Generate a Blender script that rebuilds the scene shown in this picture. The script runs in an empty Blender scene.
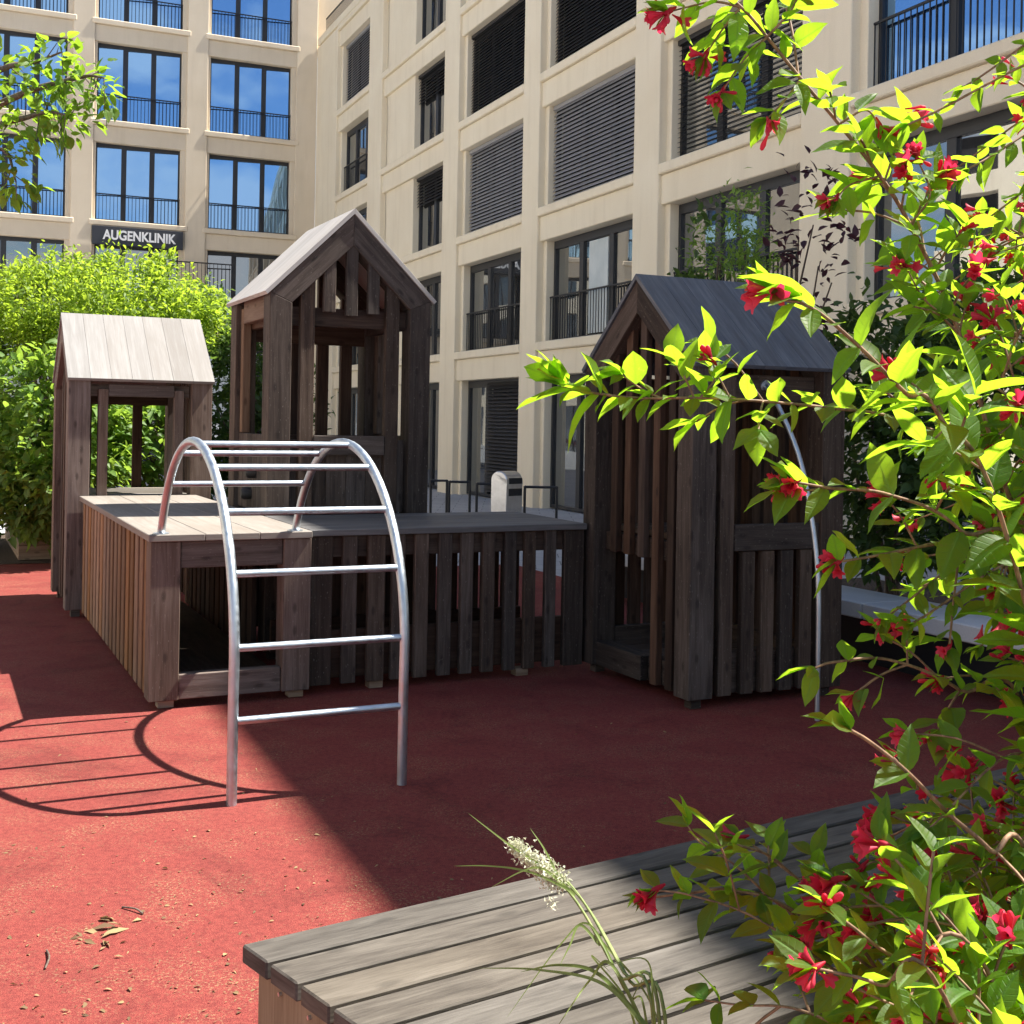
import bpy, bmesh, math, random
import numpy as np
from mathutils import Vector, Matrix, noise as mnoise

rnd = random.Random(7)
scene = bpy.context.scene
COL = scene.collection
PI = math.pi

# ------------------------------------------------------------------ camera
CAM_H, FPX, PPY, ROLL = 1.65, 1208.0, 421.6, 0.0178
cam_d = bpy.data.cameras.new("camera")
cam = bpy.data.objects.new("camera", cam_d)
COL.objects.link(cam)
cr, sr = math.cos(ROLL), math.sin(ROLL)
cam.matrix_world = Matrix(((cr, -sr, 0, 0), (0, 0, -1, 0), (sr, cr, 0, CAM_H), (0, 0, 0, 1)))
cam_d.sensor_width = 36
cam_d.sensor_fit = 'HORIZONTAL'
cam_d.lens = FPX / 1024 * 36
cam_d.shift_y = (PPY - 512) / 1024
cam_d.clip_start = 0.05
cam_d.clip_end = 4000
scene.camera = cam
R_ = Vector((cr, 0, sr)); U_ = Vector((-sr, 0, cr))

def at(u, v, Y):
    """world point seen at photo position (u, v) at distance Y in front of the viewer"""
    return Vector((0, 0, CAM_H)) + (R_ * ((u - 512) / FPX) - U_ * ((v - PPY) / FPX) + Vector((0, 1, 0))) * Y

# ------------------------------------------------------------------ frames
YW = 0.45                       # playground axes
O = Vector((-1.974, 6.674, 0))
PX = Vector((math.cos(YW), math.sin(YW), 0)); QX = Vector((-math.sin(YW), math.cos(YW), 0))
YB = 0.418                      # building axes
PB = Vector((math.cos(YB), math.sin(YB), 0)); QB = Vector((-math.sin(YB), math.cos(YB), 0))
def W(p, q, z=0.0): return O + PX * p + QX * q + Vector((0, 0, z))
def B(p, q, z=0.0): return O + PB * p + QB * q + Vector((0, 0, z))

# ------------------------------------------------------------------ sun + sky
s_vec = PX * (-0.638) + QX * 0.075
to_sun = (-s_vec + Vector((0, 0, 1))).normalized()
SUN_EL = math.asin(to_sun.z)
SUN_AZ = math.atan2(to_sun.y, to_sun.x)
sl = bpy.data.lights.new("sun", 'SUN'); sl.energy = 5.0; sl.angle = math.radians(0.55); sl.color = (1.0, 0.95, 0.87)
so = bpy.data.objects.new("sun", sl); COL.objects.link(so)
so.rotation_euler = (-to_sun).to_track_quat('-Z', 'Y').to_euler()
so.location = (20, 10, 40)

world = bpy.data.worlds.new("World"); scene.world = world; world.use_nodes = True
nt = world.node_tree; nt.nodes.clear()
def N(nt, t, **kw):
    n = nt.nodes.new(t)
    for k, v in kw.items():
        if k in n.inputs: n.inputs[k].default_value = v
        else: setattr(n, k, v)
    return n
wo = N(nt, 'ShaderNodeOutputWorld'); bg = N(nt, 'ShaderNodeBackground'); bg.inputs['Strength'].default_value = 0.058
sky = N(nt, 'ShaderNodeTexSky'); sky.sky_type = 'NISHITA'; sky.sun_disc = False
sky.sun_elevation = SUN_EL; sky.sun_rotation = PI / 2 - SUN_AZ
sky.air_density = 1.0; sky.dust_density = 0.6; sky.ozone_density = 1.4
tc = N(nt, 'ShaderNodeTexCoord'); mp = N(nt, 'ShaderNodeMapping'); mp.inputs['Scale'].default_value = (2.2, 2.2, 5.0)
nz = N(nt, 'ShaderNodeTexNoise'); nz.inputs['Scale'].default_value = 2.4; nz.inputs['Detail'].default_value = 7; nz.inputs['Roughness'].default_value = 0.55
cr_ = N(nt, 'ShaderNodeValToRGB'); cr_.color_ramp.elements[0].position = 0.49; cr_.color_ramp.elements[1].position = 0.60
mx = N(nt, 'ShaderNodeMix'); mx.data_type = 'RGBA'
nt.links.new(tc.outputs['Generated'], mp.inputs['Vector']); nt.links.new(mp.outputs[0], nz.inputs['Vector'])
sp_ = N(nt, 'ShaderNodeSeparateXYZ'); nt.links.new(tc.outputs['Generated'], sp_.inputs[0])
lo_ = N(nt, 'ShaderNodeMath'); lo_.operation = 'MULTIPLY_ADD'; nt.links.new(sp_.outputs[2], lo_.inputs[0]); lo_.inputs[1].default_value = -0.30; lo_.inputs[2].default_value = 0.085
ad_ = N(nt, 'ShaderNodeMath'); ad_.operation = 'ADD'; nt.links.new(nz.outputs['Fac'], ad_.inputs[0]); nt.links.new(lo_.outputs[0], ad_.inputs[1])
mp.inputs['Location'].default_value = (3.1, 1.7, 0.4)
nt.links.new(ad_.outputs[0], cr_.inputs[0]); nt.links.new(cr_.outputs[0], mx.inputs['Factor'])
nt.links.new(sky.outputs[0], mx.inputs['A']); mx.inputs['B'].default_value = (5.4, 5.6, 6.0, 1)
nt.links.new(mx.outputs['Result'], bg.inputs['Color']); nt.links.new(bg.outputs[0], wo.inputs['Surface'])

scene.view_settings.view_transform = 'Standard'
scene.view_settings.look = 'None'
scene.view_settings.gamma = 1
scene.view_settings.use_curve_mapping = False
scene.view_settings.exposure = 1.64
scene.cycles.max_bounces = 8
scene.cycles.transparent_max_bounces = 8

# ------------------------------------------------------------------ materials
def newmat(name):
    m = bpy.data.materials.new(name); m.use_nodes = True
    nt = m.node_tree
    b = nt.nodes['Principled BSDF']
    return m, nt, b
def ramp(nt, fac, stops):
    r = N(nt, 'ShaderNodeValToRGB')
    el = r.color_ramp.elements
    while len(el) < len(stops): el.new(0.5)
    for e, (p, c) in zip(el, stops):
        e.position = p; e.color = (*c, 1) if len(c) == 3 else c
    nt.links.new(fac, r.inputs[0]); return r.outputs[0]
def noise(nt, vec, scale, detail=4, rough=0.55, dist=0.0):
    n = N(nt, 'ShaderNodeTexNoise'); n.inputs['Scale'].default_value = scale; n.inputs['Detail'].default_value = detail
    n.inputs['Roughness'].default_value = rough; n.inputs['Distortion'].default_value = dist
    nt.links.new(vec, n.inputs['Vector']); return n.outputs['Fac']
def mapping(nt, vec, sc):
    m = N(nt, 'ShaderNodeMapping'); m.inputs['Scale'].default_value = sc; nt.links.new(vec, m.inputs['Vector']); return m.outputs[0]
def mixc(nt, fac, a, b, mode='MIX'):
    m = N(nt, 'ShaderNodeMix'); m.data_type = 'RGBA'; m.blend_type = mode
    for s, v in (('Factor', fac), ('A', a), ('B', b)):
        if hasattr(v, 'is_linked') or hasattr(v, 'node'): nt.links.new(v, m.inputs[s])
        elif s == 'Factor': m.inputs[s].default_value = v
        else: m.inputs[s].default_value = (*v, 1)
    return m.outputs['Result']
def bump(nt, b, h, strength, dist=0.01):
    n = N(nt, 'ShaderNodeBump'); n.inputs['Strength'].default_value = strength; n.inputs['Distance'].default_value = dist
    nt.links.new(h, n.inputs['Height']); nt.links.new(n.outputs[0], b.inputs['Normal'])
def uvout(nt, name):
    n = N(nt, 'ShaderNodeUVMap'); n.uv_map = name; return n.outputs[0]
def objco(nt): return N(nt, 'ShaderNodeTexCoord').outputs['Object']

def wood(name, stops, rough=0.75, spread=0.45, fleck=0.0, bumpy=0.35, gl=1.6, knots=0.55):
    """weathered boards: uv runs along the grain in metres, 'rnd' holds a value per board"""
    m, nt, b = newmat(name)
    uv = uvout(nt, 'UVMap')
    g1 = noise(nt, mapping(nt, uv, (gl, 26, 1)), 1.0, 6, 0.6, 0.6)
    g2 = noise(nt, mapping(nt, uv, (gl * 3.5, 150, 1)), 1.0, 3, 0.6)
    big = noise(nt, mapping(nt, uv, (1.1, 3.0, 1)), 1.0, 4, 0.6)
    s = N(nt, 'ShaderNodeMath'); s.operation = 'MULTIPLY_ADD'; nt.links.new(g1, s.inputs[0]); s.inputs[1].default_value = 0.55
    s2 = N(nt, 'ShaderNodeMath'); s2.operation = 'MULTIPLY_ADD'; nt.links.new(g2, s2.inputs[0]); s2.inputs[1].default_value = 0.25
    s3 = N(nt, 'ShaderNodeMath'); s3.operation = 'MULTIPLY'; nt.links.new(big, s3.inputs[0]); s3.inputs[1].default_value = 0.35
    nt.links.new(s3.outputs[0], s2.inputs[2]); nt.links.new(s2.outputs[0], s.inputs[2])
    col = ramp(nt, s.outputs[0], stops)
    sep = N(nt, 'ShaderNodeSeparateXYZ'); nt.links.new(uvout(nt, 'rnd'), sep.inputs[0])
    mr = N(nt, 'ShaderNodeMapRange'); nt.links.new(sep.outputs[0], mr.inputs[0]); mr.inputs[3].default_value = 1 - spread; mr.inputs[4].default_value = 1 + spread * 0.6
    hv = N(nt, 'ShaderNodeHueSaturation'); nt.links.new(col, hv.inputs['Color']); nt.links.new(mr.outputs[0], hv.inputs['Value'])
    mr2 = N(nt, 'ShaderNodeMapRange'); nt.links.new(sep.outputs[1], mr2.inputs[0]); mr2.inputs[3].default_value = 0.75; mr2.inputs[4].default_value = 1.2
    nt.links.new(mr2.outputs[0], hv.inputs['Saturation'])
    out = hv.outputs[0]
    if knots:
        vo = N(nt, 'ShaderNodeTexVoronoi'); vo.inputs['Scale'].default_value = 1.0; vo.voronoi_dimensions = '2D'
        nt.links.new(mapping(nt, uv, (3.2, 8.0, 1)), vo.inputs['Vector'])
        kn = ramp(nt, vo.outputs['Distance'], [(0.05, (knots,) * 3), (0.13, (0,) * 3)])
        out = mixc(nt, kn, out, tuple(c_ * 0.45 for c_ in stops[0][1]))
    if fleck:
        fl = noise(nt, mapping(nt, uv, (40, 130, 1)), 1.0, 2, 0.5)
        mk = ramp(nt, fl, [(0.66, (0, 0, 0)), (0.72, (fleck, fleck, fleck))])
        out = mixc(nt, mk, out, (0.36, 0.32, 0.28))
    nt.links.new(out, b.inputs['Base Color'])
    b.inputs['Roughness'].default_value = rough
    b.inputs['Specular IOR Level'].default_value = 0.3
    bump(nt, b, s.outputs[0], bumpy, 0.006)
    return m
M = {}
M['wood'] = wood('weathered_brown_wood', [(0.38, (0.019, 0.0125, 0.0095)), (0.55, (0.062, 0.043, 0.032)), (0.75, (0.130, 0.098, 0.077))], fleck=0.35)
M['slat'] = wood('reddish_brown_slat_wood', [(0.38, (0.020, 0.010, 0.006)), (0.55, (0.056, 0.030, 0.019)), (0.75, (0.112, 0.070, 0.048))])
M['bounce_slat'] = wood('bounce_toned_slat_wood', [(0.38, (0.10, 0.046, 0.020)), (0.55, (0.235, 0.128, 0.064)), (0.75, (0.34, 0.215, 0.125))])  # orange ground bounce on left-facing wood is put into this colour
M['woodl'] = wood('sun_toned_weathered_wood', [(0.38, (0.050, 0.033, 0.025)), (0.55, (0.132, 0.094, 0.074)), (0.75, (0.225, 0.175, 0.147))], fleck=0.4, spread=0.3)  # lighter copy: grazing sun on the left timber is put into the colour
M['roofw'] = wood('bleached_roof_boards', [(0.36, (0.19, 0.17, 0.152)), (0.55, (0.215, 0.203, 0.190)), (0.75, (0.285, 0.272, 0.26))], spread=0.10, bumpy=0.2, knots=0)
M['roofd'] = wood('shade_toned_roof_boards', [(0.34, (0.045, 0.052, 0.064)), (0.55, (0.085, 0.096, 0.115)), (0.78, (0.17, 0.185, 0.21))], spread=0.05, bumpy=0.15, rough=0.5, knots=0, gl=2.2)  # roof boards with shade and its bluish sky tint put into the colour
M['deckw'] = wood('bleached_deck_boards', [(0.36, (0.19, 0.155, 0.122)), (0.55, (0.222, 0.192, 0.160)), (0.75, (0.29, 0.257, 0.222))], spread=0.12, bumpy=0.2, knots=0)
M['deckg'] = wood('shade_toned_deck_boards', [(0.36, (0.07, 0.064, 0.058)), (0.55, (0.105, 0.10, 0.098)), (0.75, (0.175, 0.168, 0.163))], spread=0.12, bumpy=0.2, rough=0.6, knots=0)  # darker copy of the deck boards, building shade put into the colour
M['rooft'] = wood('sun_toned_tower_roof', [(0.36, (0.30, 0.27, 0.24)), (0.55, (0.41, 0.39, 0.365)), (0.75, (0.52, 0.50, 0.475))], spread=0.10, bumpy=0.2, knots=0)  # paler roof copy: sun on the left slope is put into the colour
M['bench'] = wood('silvered_bench_planks', [(0.34, (0.016, 0.0135, 0.011)), (0.49, (0.062, 0.052, 0.042)), (0.63, (0.103, 0.089, 0.073)), (0.8, (0.155, 0.137, 0.116))], spread=0.2, fleck=0.0, bumpy=0.6, gl=3.4, knots=0.35)
M['benchside'] = wood('yellowed_bench_side', [(0.36, (0.14, 0.085, 0.03)), (0.55, (0.27, 0.18, 0.075)), (0.75, (0.38, 0.27, 0.13))], spread=0.15)
M['planterw'] = wood('planter_timber', [(0.36, (0.16, 0.10, 0.06)), (0.55, (0.30, 0.21, 0.14)), (0.75, (0.42, 0.33, 0.25))], spread=0.15)

def simple(name, col, rough=0.6, metal=0.0, spec=0.5):
    m, nt, b = newmat(name)
    b.inputs['Base Color'].default_value = (*col, 1); b.inputs['Roughness'].default_value = rough
    b.inputs['Metallic'].default_value = metal; b.inputs['Specular IOR Level'].default_value = spec
    return m, nt, b
def steel(name, col, r0, r1):
    m, nt, b = simple(name, col, 0.4, 1.0)
    f = noise(nt, mapping(nt, objco(nt), (30, 30, 30)), 1.0, 4, 0.6)
    mr = N(nt, 'ShaderNodeMapRange'); nt.links.new(f, mr.inputs[0]); mr.inputs[1].default_value = 0.3; mr.inputs[2].default_value = 0.7
    mr.inputs[3].default_value = r0; mr.inputs[4].default_value = r1
    nt.links.new(mr.outputs[0], b.inputs['Roughness'])
    c = ramp(nt, noise(nt, mapping(nt, objco(nt), (5, 5, 5)), 1.0, 5, 0.65), [(0.35, tuple(x * 0.8 for x in col)), (0.65, col)])
    nt.links.new(c, b.inputs['Base Color'])
    bump(nt, b, f, 0.05, 0.002)
    return m
M['steel'] = steel('brushed_steel_tube', (0.57, 0.63, 0.68), 0.34, 0.55)
M['binsteel'] = steel('stainless_bin_sheet', (0.66, 0.67, 0.69), 0.28, 0.42)
M['black'], _, _ = simple('black_metal', (0.014, 0.014, 0.016), 0.5)
M['darkframe'], _, _ = simple('anthracite_window_frame', (0.020, 0.021, 0.025), 0.42)
M['darkvoid'], _, _ = simple('dark_recess', (0.008, 0.008, 0.009), 0.9)
M['sign'], _, _ = simple('sign_board_dark', (0.030, 0.033, 0.042), 0.45)
M['signtext'], _, _ = simple('sign_letter_white', (0.80, 0.80, 0.80), 0.5)
M['bolt'], _, _ = simple('bolt_head', (0.6, 0.6, 0.58), 0.35, 0.9)
M['sealbolt'], _, _ = simple('climbing_hold_dark', (0.03, 0.026, 0.024), 0.6)

def plaster(name, a, b_, sc=1.0):
    m, nt, b = newmat(name)
    co = objco(nt)
    f = noise(nt, co, 0.7 * sc, 6, 0.6); f2 = noise(nt, mapping(nt, co, (3, 3, 0.35)), 1.0, 5, 0.6)
    f3 = noise(nt, co, 70, 3, 0.6)
    c = ramp(nt, f, [(0.3, a), (0.7, b_)])
    st = ramp(nt, f2, [(0.28, (0.90, 0.89, 0.875)), (0.5, (1, 1, 1))])
    c = mixc(nt, 0.8, c, st, 'MULTIPLY')
    sp = ramp(nt, f3, [(0.35, (0.93, 0.93, 0.93)), (0.65, (1, 1, 1))])
    c = mixc(nt, 1.0, c, sp, 'MULTIPLY')
    nt.links.new(c, b.inputs['Base Color']); b.inputs['Roughness'].default_value = 0.85
    b.inputs['Specular IOR Level'].default_value = 0.25
    bump(nt, b, f3, 0.12, 0.004)
    return m
M['cream'] = plaster('cream_cast_stone', (0.80, 0.70, 0.53), (0.86, 0.77, 0.60))
M['tan'] = plaster('tan_cast_stone', (0.68, 0.575, 0.43), (0.75, 0.645, 0.50))
M['grey_wall'] = plaster('grey_attic_render', (0.46, 0.42, 0.35), (0.54, 0.49, 0.42))
M['concrete'] = plaster('pale_concrete', (0.55, 0.55, 0.56), (0.66, 0.66, 0.67), 3)
M['sunwall'] = plaster('pale_stone_opposite', (0.72, 0.64, 0.51), (0.80, 0.72, 0.58))

def glass(name, tint, base, minrefl, warp=0.06):
    m, nt, b = newmat(name)
    nt.nodes.remove(b); out = nt.nodes['Material Output']
    g = N(nt, 'ShaderNodeBsdfGlossy'); g.inputs['Color'].default_value = (*tint, 1); g.inputs['Roughness'].default_value = 0.012
    d = N(nt, 'ShaderNodeBsdfDiffuse')
    co = objco(nt)
    c = ramp(nt, noise(nt, mapping(nt, co, (1.3, 1.3, 0.5)), 1.0, 3, 0.5), [(0.35, tuple(x * 0.4 for x in base)), (0.65, base)])
    nt.links.new(c, d.inputs['Color'])
    lw = N(nt, 'ShaderNodeLayerWeight'); lw.inputs['Blend'].default_value = 0.35
    mr = N(nt, 'ShaderNodeMapRange'); nt.links.new(lw.outputs['Fresnel'], mr.inputs[0]); mr.inputs[3].default_value = minrefl; mr.inputs[4].default_value = 1.0
    ms = N(nt, 'ShaderNodeMixShader'); nt.links.new(mr.outputs[0], ms.inputs[0]); nt.links.new(d.outputs[0], ms.inputs[1]); nt.links.new(g.outputs[0], ms.inputs[2])
    bp = N(nt, 'ShaderNodeBump'); bp.inputs['Strength'].default_value = warp; bp.inputs['Distance'].default_value = 0.05
    nt.links.new(noise(nt, co, 0.8, 1, 0.4), bp.inputs['Height']); nt.links.new(bp.outputs[0], g.inputs['Normal'])
    nt.links.new(ms.outputs[0], out.inputs['Surface'])
    return m
M['glass_blue'] = glass('coated_blue_window_glass', (0.36, 0.63, 1.0), (0.03, 0.05, 0.09), 0.66)
M['glass'] = glass('grey_window_glass', (0.86, 0.90, 0.93), (0.04, 0.04, 0.042), 0.30)
M['curtain'] = plaster('pale_curtain', (0.50, 0.56, 0.58), (0.66, 0.70, 0.70), 2)

def blindmat(name, col):
    m, nt, b = newmat(name)
    c = ramp(nt, noise(nt, mapping(nt, objco(nt), (0.6, 0.6, 6)), 1.0, 3), [(0.3, tuple(x * 0.85 for x in col)), (0.7, col)])
    nt.links.new(c, b.inputs['Base Color']); b.inputs['Roughness'].default_value = 0.45; b.inputs['Metallic'].default_value = 0.3
    return m
M['blind_grey'] = blindmat('grey_slat_blind', (0.36, 0.36, 0.38))
M['blind_dark'] = blindmat('charcoal_slat_blind', (0.035, 0.034, 0.036))

# ground materials
def rubber():
    m, nt, b = newmat('red_rubber_surface')
    co = objco(nt)
    fine = noise(nt, co, 260, 2, 0.7); mid = noise(nt, co, 38, 4, 0.7); big = noise(nt, co, 0.75, 6, 0.62, 0.4); blot = noise(nt, co, 3.2, 6, 0.7)
    c = ramp(nt, fine, [(0.34, (0.058, 0.008, 0.010)), (0.5, (0.198, 0.034, 0.029)), (0.66, (0.31, 0.078, 0.058))])
    c = mixc(nt, ramp(nt, big, [(0.35, (0.0,) * 3), (0.7, (0.45,) * 3)]), c, (0.215, 0.045, 0.037))
    c = mixc(nt, ramp(nt, mid, [(0.40, (0.42,) * 3), (0.55, (0.0,) * 3)]), c, (0.085, 0.013, 0.014))
    # pale dust and plant bits worked into the granules
    dust = N(nt, 'ShaderNodeMath'); dust.operation = 'MULTIPLY'
    dm = ramp(nt, blot, [(0.46, (0.08,) * 3), (0.66, (1,) * 3)]); df = ramp(nt, noise(nt, co, 95, 3, 0.75), [(0.52, (0,) * 3), (0.64, (1,) * 3)])
    nt.links.new(dm, dust.inputs[0]); nt.links.new(df, dust.inputs[1])
    c = mixc(nt, dust.outputs[0], c, (0.27, 0.175, 0.095))
    nt.links.new(ramp(nt, noise(nt, co, 0.35, 7, 0.7), [(0.3, (0.0,) * 3), (0.7, (1.0,) * 3)]), b.inputs['Coat Weight']) if False else None
    c = mixc(nt, 0.8, c, ramp(nt, noise(nt, co, 1.6, 7, 0.72, 0.8), [(0.30, (0.62, 0.60, 0.62)), (0.48, (1, 1, 1))]), 'MULTIPLY')
    nt.links.new(c, b.inputs['Base Color']); b.inputs['Roughness'].default_value = 0.9; b.inputs['Specular IOR Level'].default_value = 0.2
    bump(nt, b, fine, 0.6, 0.004)
    return m
M['rubber'] = rubber()
def paving():
    m, nt, b = newmat('grey_paving')
    co = objco(nt)
    br = N(nt, 'ShaderNodeTexBrick'); br.inputs['Scale'].default_value = 1.0; br.inputs['Mortar Size'].default_value = 0.008
    br.inputs['Brick Width'].default_value = 0.6; br.inputs['Row Height'].default_value = 0.4
    br.inputs['Color1'].default_value = (0.42, 0.42, 0.43, 1); br.inputs['Color2'].default_value = (0.37, 0.37, 0.385, 1); br.inputs['Mortar'].default_value = (0.18, 0.18, 0.18, 1)
    nt.links.new(co, br.inputs['Vector'])
    f = noise(nt, co, 14, 6, 0.65); c = mixc(nt, 0.7, br.outputs['Color'], ramp(nt, f, [(0.3, (0.75,) * 3), (0.7, (1.1,) * 3)]), 'MULTIPLY')
    nt.links.new(c, b.inputs['Base Color']); b.inputs['Roughness'].default_value = 0.85
    bump(nt, b, f, 0.2, 0.004)
    return m
M['paving'] = paving()
def soil():
    m, nt, b = newmat('dark_bark_soil')
    co = objco(nt); f = noise(nt, co, 45, 5, 0.7)
    nt.links.new(ramp(nt, f, [(0.35, (0.025, 0.016, 0.011)), (0.55, (0.075, 0.05, 0.034)), (0.7, (0.16, 0.115, 0.08))]), b.inputs['Base Color'])
    b.inputs['Roughness'].default_value = 0.95; bump(nt, b, f, 1.0, 0.02)
    return m
M['soil'] = soil()

def leafmat(name, dark, light, trans, tw=0.5, rough=0.52, vein=True):
    m, nt, b = newmat(name); b.inputs['Specular IOR Level'].default_value = 0.35
    out = nt.nodes['Material Output']
    uv = uvout(nt, 'UVMap'); r = uvout(nt, 'rnd')
    sep = N(nt, 'ShaderNodeSeparateXYZ'); nt.links.new(r, sep.inputs[0])
    c = ramp(nt, sep.outputs[0], [(0.0, dark), (1.0, light)])
    su = N(nt, 'ShaderNodeSeparateXYZ'); nt.links.new(uv, su.inputs[0])
    ab = N(nt, 'ShaderNodeMath'); ab.operation = 'ABSOLUTE'; nt.links.new(su.outputs[1], ab.inputs[0])
    tcol = mixc(nt, sep.outputs[1], tuple(x * 0.72 for x in trans), trans)
    if vein:
        bl = ramp(nt, noise(nt, objco(nt), 160, 3, 0.6), [(0.62, (0,) * 3), (0.72, (0.5,) * 3)])
        c = mixc(nt, bl, c, (0.16, 0.15, 0.03)); tcol = mixc(nt, bl, tcol, (0.55, 0.50, 0.05))
        # side veins: stripes running obliquely from the midrib
        k = N(nt, 'ShaderNodeMath'); k.operation = 'MULTIPLY_ADD'; nt.links.new(ab.outputs[0], k.inputs[0]); k.inputs[1].default_value = -0.55; nt.links.new(su.outputs[0], k.inputs[2])
        sn = N(nt, 'ShaderNodeMath'); sn.operation = 'SINE'; k2 = N(nt, 'ShaderNodeMath'); k2.operation = 'MULTIPLY'; nt.links.new(k.outputs[0], k2.inputs[0]); k2.inputs[1].default_value = 46
        nt.links.new(k2.outputs[0], sn.inputs[0])
        mrv = N(nt, 'ShaderNodeMapRange'); nt.links.new(sn.outputs[0], mrv.inputs[0]); mrv.inputs[1].default_value = 0.75; mrv.inputs[2].default_value = 1.0
        mid = N(nt, 'ShaderNodeMapRange'); nt.links.new(ab.outputs[0], mid.inputs[0]); mid.inputs[1].default_value = 0.0; mid.inputs[2].default_value = 0.05; mid.inputs[3].default_value = 1; mid.inputs[4].default_value = 0
        mxx = N(nt, 'ShaderNodeMath'); mxx.operation = 'MAXIMUM'; nt.links.new(mid.outputs[0], mxx.inputs[0])
        h = N(nt, 'ShaderNodeMath'); h.operation = 'MULTIPLY'; nt.links.new(mrv.outputs[0], h.inputs[0]); h.inputs[1].default_value = 0.45; nt.links.new(h.outputs[0], mxx.inputs[1])
        vf = N(nt, 'ShaderNodeMath'); vf.operation = 'MULTIPLY'; nt.links.new(mxx.outputs[0], vf.inputs[0]); vf.inputs[1].default_value = 0.75
        c = mixc(nt, vf.outputs[0], c, tuple(min(1, x * 1.8 + 0.03) for x in light))
        tcol = mixc(nt, vf.outputs[0], tcol, tuple(x * 0.55 for x in trans))
        bump(nt, b, mxx.outputs[0], 0.7, -0.002)
    nt.links.new(c, b.inputs['Base Color']); b.inputs['Roughness'].default_value = rough
    t = N(nt, 'ShaderNodeBsdfTranslucent'); nt.links.new(tcol, t.inputs['Color'])
    ms = N(nt, 'ShaderNodeMixShader'); ms.inputs[0].default_value = tw
    nt.links.new(b.outputs[0], ms.inputs[1]); nt.links.new(t.outputs[0], ms.inputs[2]); nt.links.new(ms.outputs[0], out.inputs['Surface'])
    return m
M['weigela_leaf'] = leafmat('weigela_leaf', (0.035, 0.098, 0.012), (0.075, 0.175, 0.022), (0.47, 0.76, 0.03), 0.62)
M['shrub_light'] = leafmat('bright_feathery_leaf', (0.10, 0.17, 0.02), (0.19, 0.29, 0.035), (0.48, 0.66, 0.05), 0.55, vein=False)
M['shrub_mid'] = leafmat('broad_shrub_leaf', (0.075, 0.15, 0.03), (0.17, 0.29, 0.07), (0.40, 0.60, 0.07), 0.48, vein=False)
M['shrub_dark'] = leafmat('dark_shrub_leaf', (0.030, 0.062, 0.018), (0.075, 0.13, 0.04), (0.16, 0.27, 0.04), 0.40, vein=False)
M['shrub_purple'] = leafmat('purple_shrub_leaf', (0.035, 0.016, 0.022), (0.07, 0.03, 0.04), (0.12, 0.03, 0.05), 0.35, vein=False)
M['tree_leaf'] = leafmat('tree_leaf', (0.045, 0.11, 0.018), (0.11, 0.21, 0.03), (0.38, 0.62, 0.04), 0.55)
M['blade'] = leafmat('woodrush_blade', (0.14, 0.21, 0.05), (0.26, 0.34, 0.10), (0.42, 0.52, 0.14), 0.45, vein=False)
M['petal'] = leafmat('weigela_petal', (0.46, 0.006, 0.026), (0.74, 0.08, 0.15), (0.92, 0.04, 0.12), 0.45, 0.55, vein=False)
M['plume'] = leafmat('woodrush_flower', (0.62, 0.62, 0.45), (0.80, 0.80, 0.66), (0.6, 0.6, 0.42), 0.4, 0.7, vein=False)
M['litter'] = leafmat('dry_plant_litter', (0.09, 0.05, 0.025), (0.34, 0.25, 0.12), (0.3, 0.2, 0.08), 0.15, 0.8, vein=False)
def barkmat(name, a, b_):
    m, nt, b = newmat(name)
    f = noise(nt, mapping(nt, objco(nt), (90, 90, 18)), 1.0, 4, 0.6)
    nt.links.new(ramp(nt, f, [(0.35, a), (0.65, b_)]), b.inputs['Base Color']); b.inputs['Roughness'].default_value = 0.7
    bump(nt, b, f, 0.3, 0.003)
    return m
M['stem'] = barkmat('weigela_stem_bark', (0.13, 0.065, 0.035), (0.30, 0.17, 0.09))
M['greenstem'] = barkmat('green_shoot', (0.14, 0.19, 0.05), (0.24, 0.28, 0.09))
M['bark'] = barkmat('grey_brown_bark', (0.06, 0.045, 0.033), (0.16, 0.12, 0.09))

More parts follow.
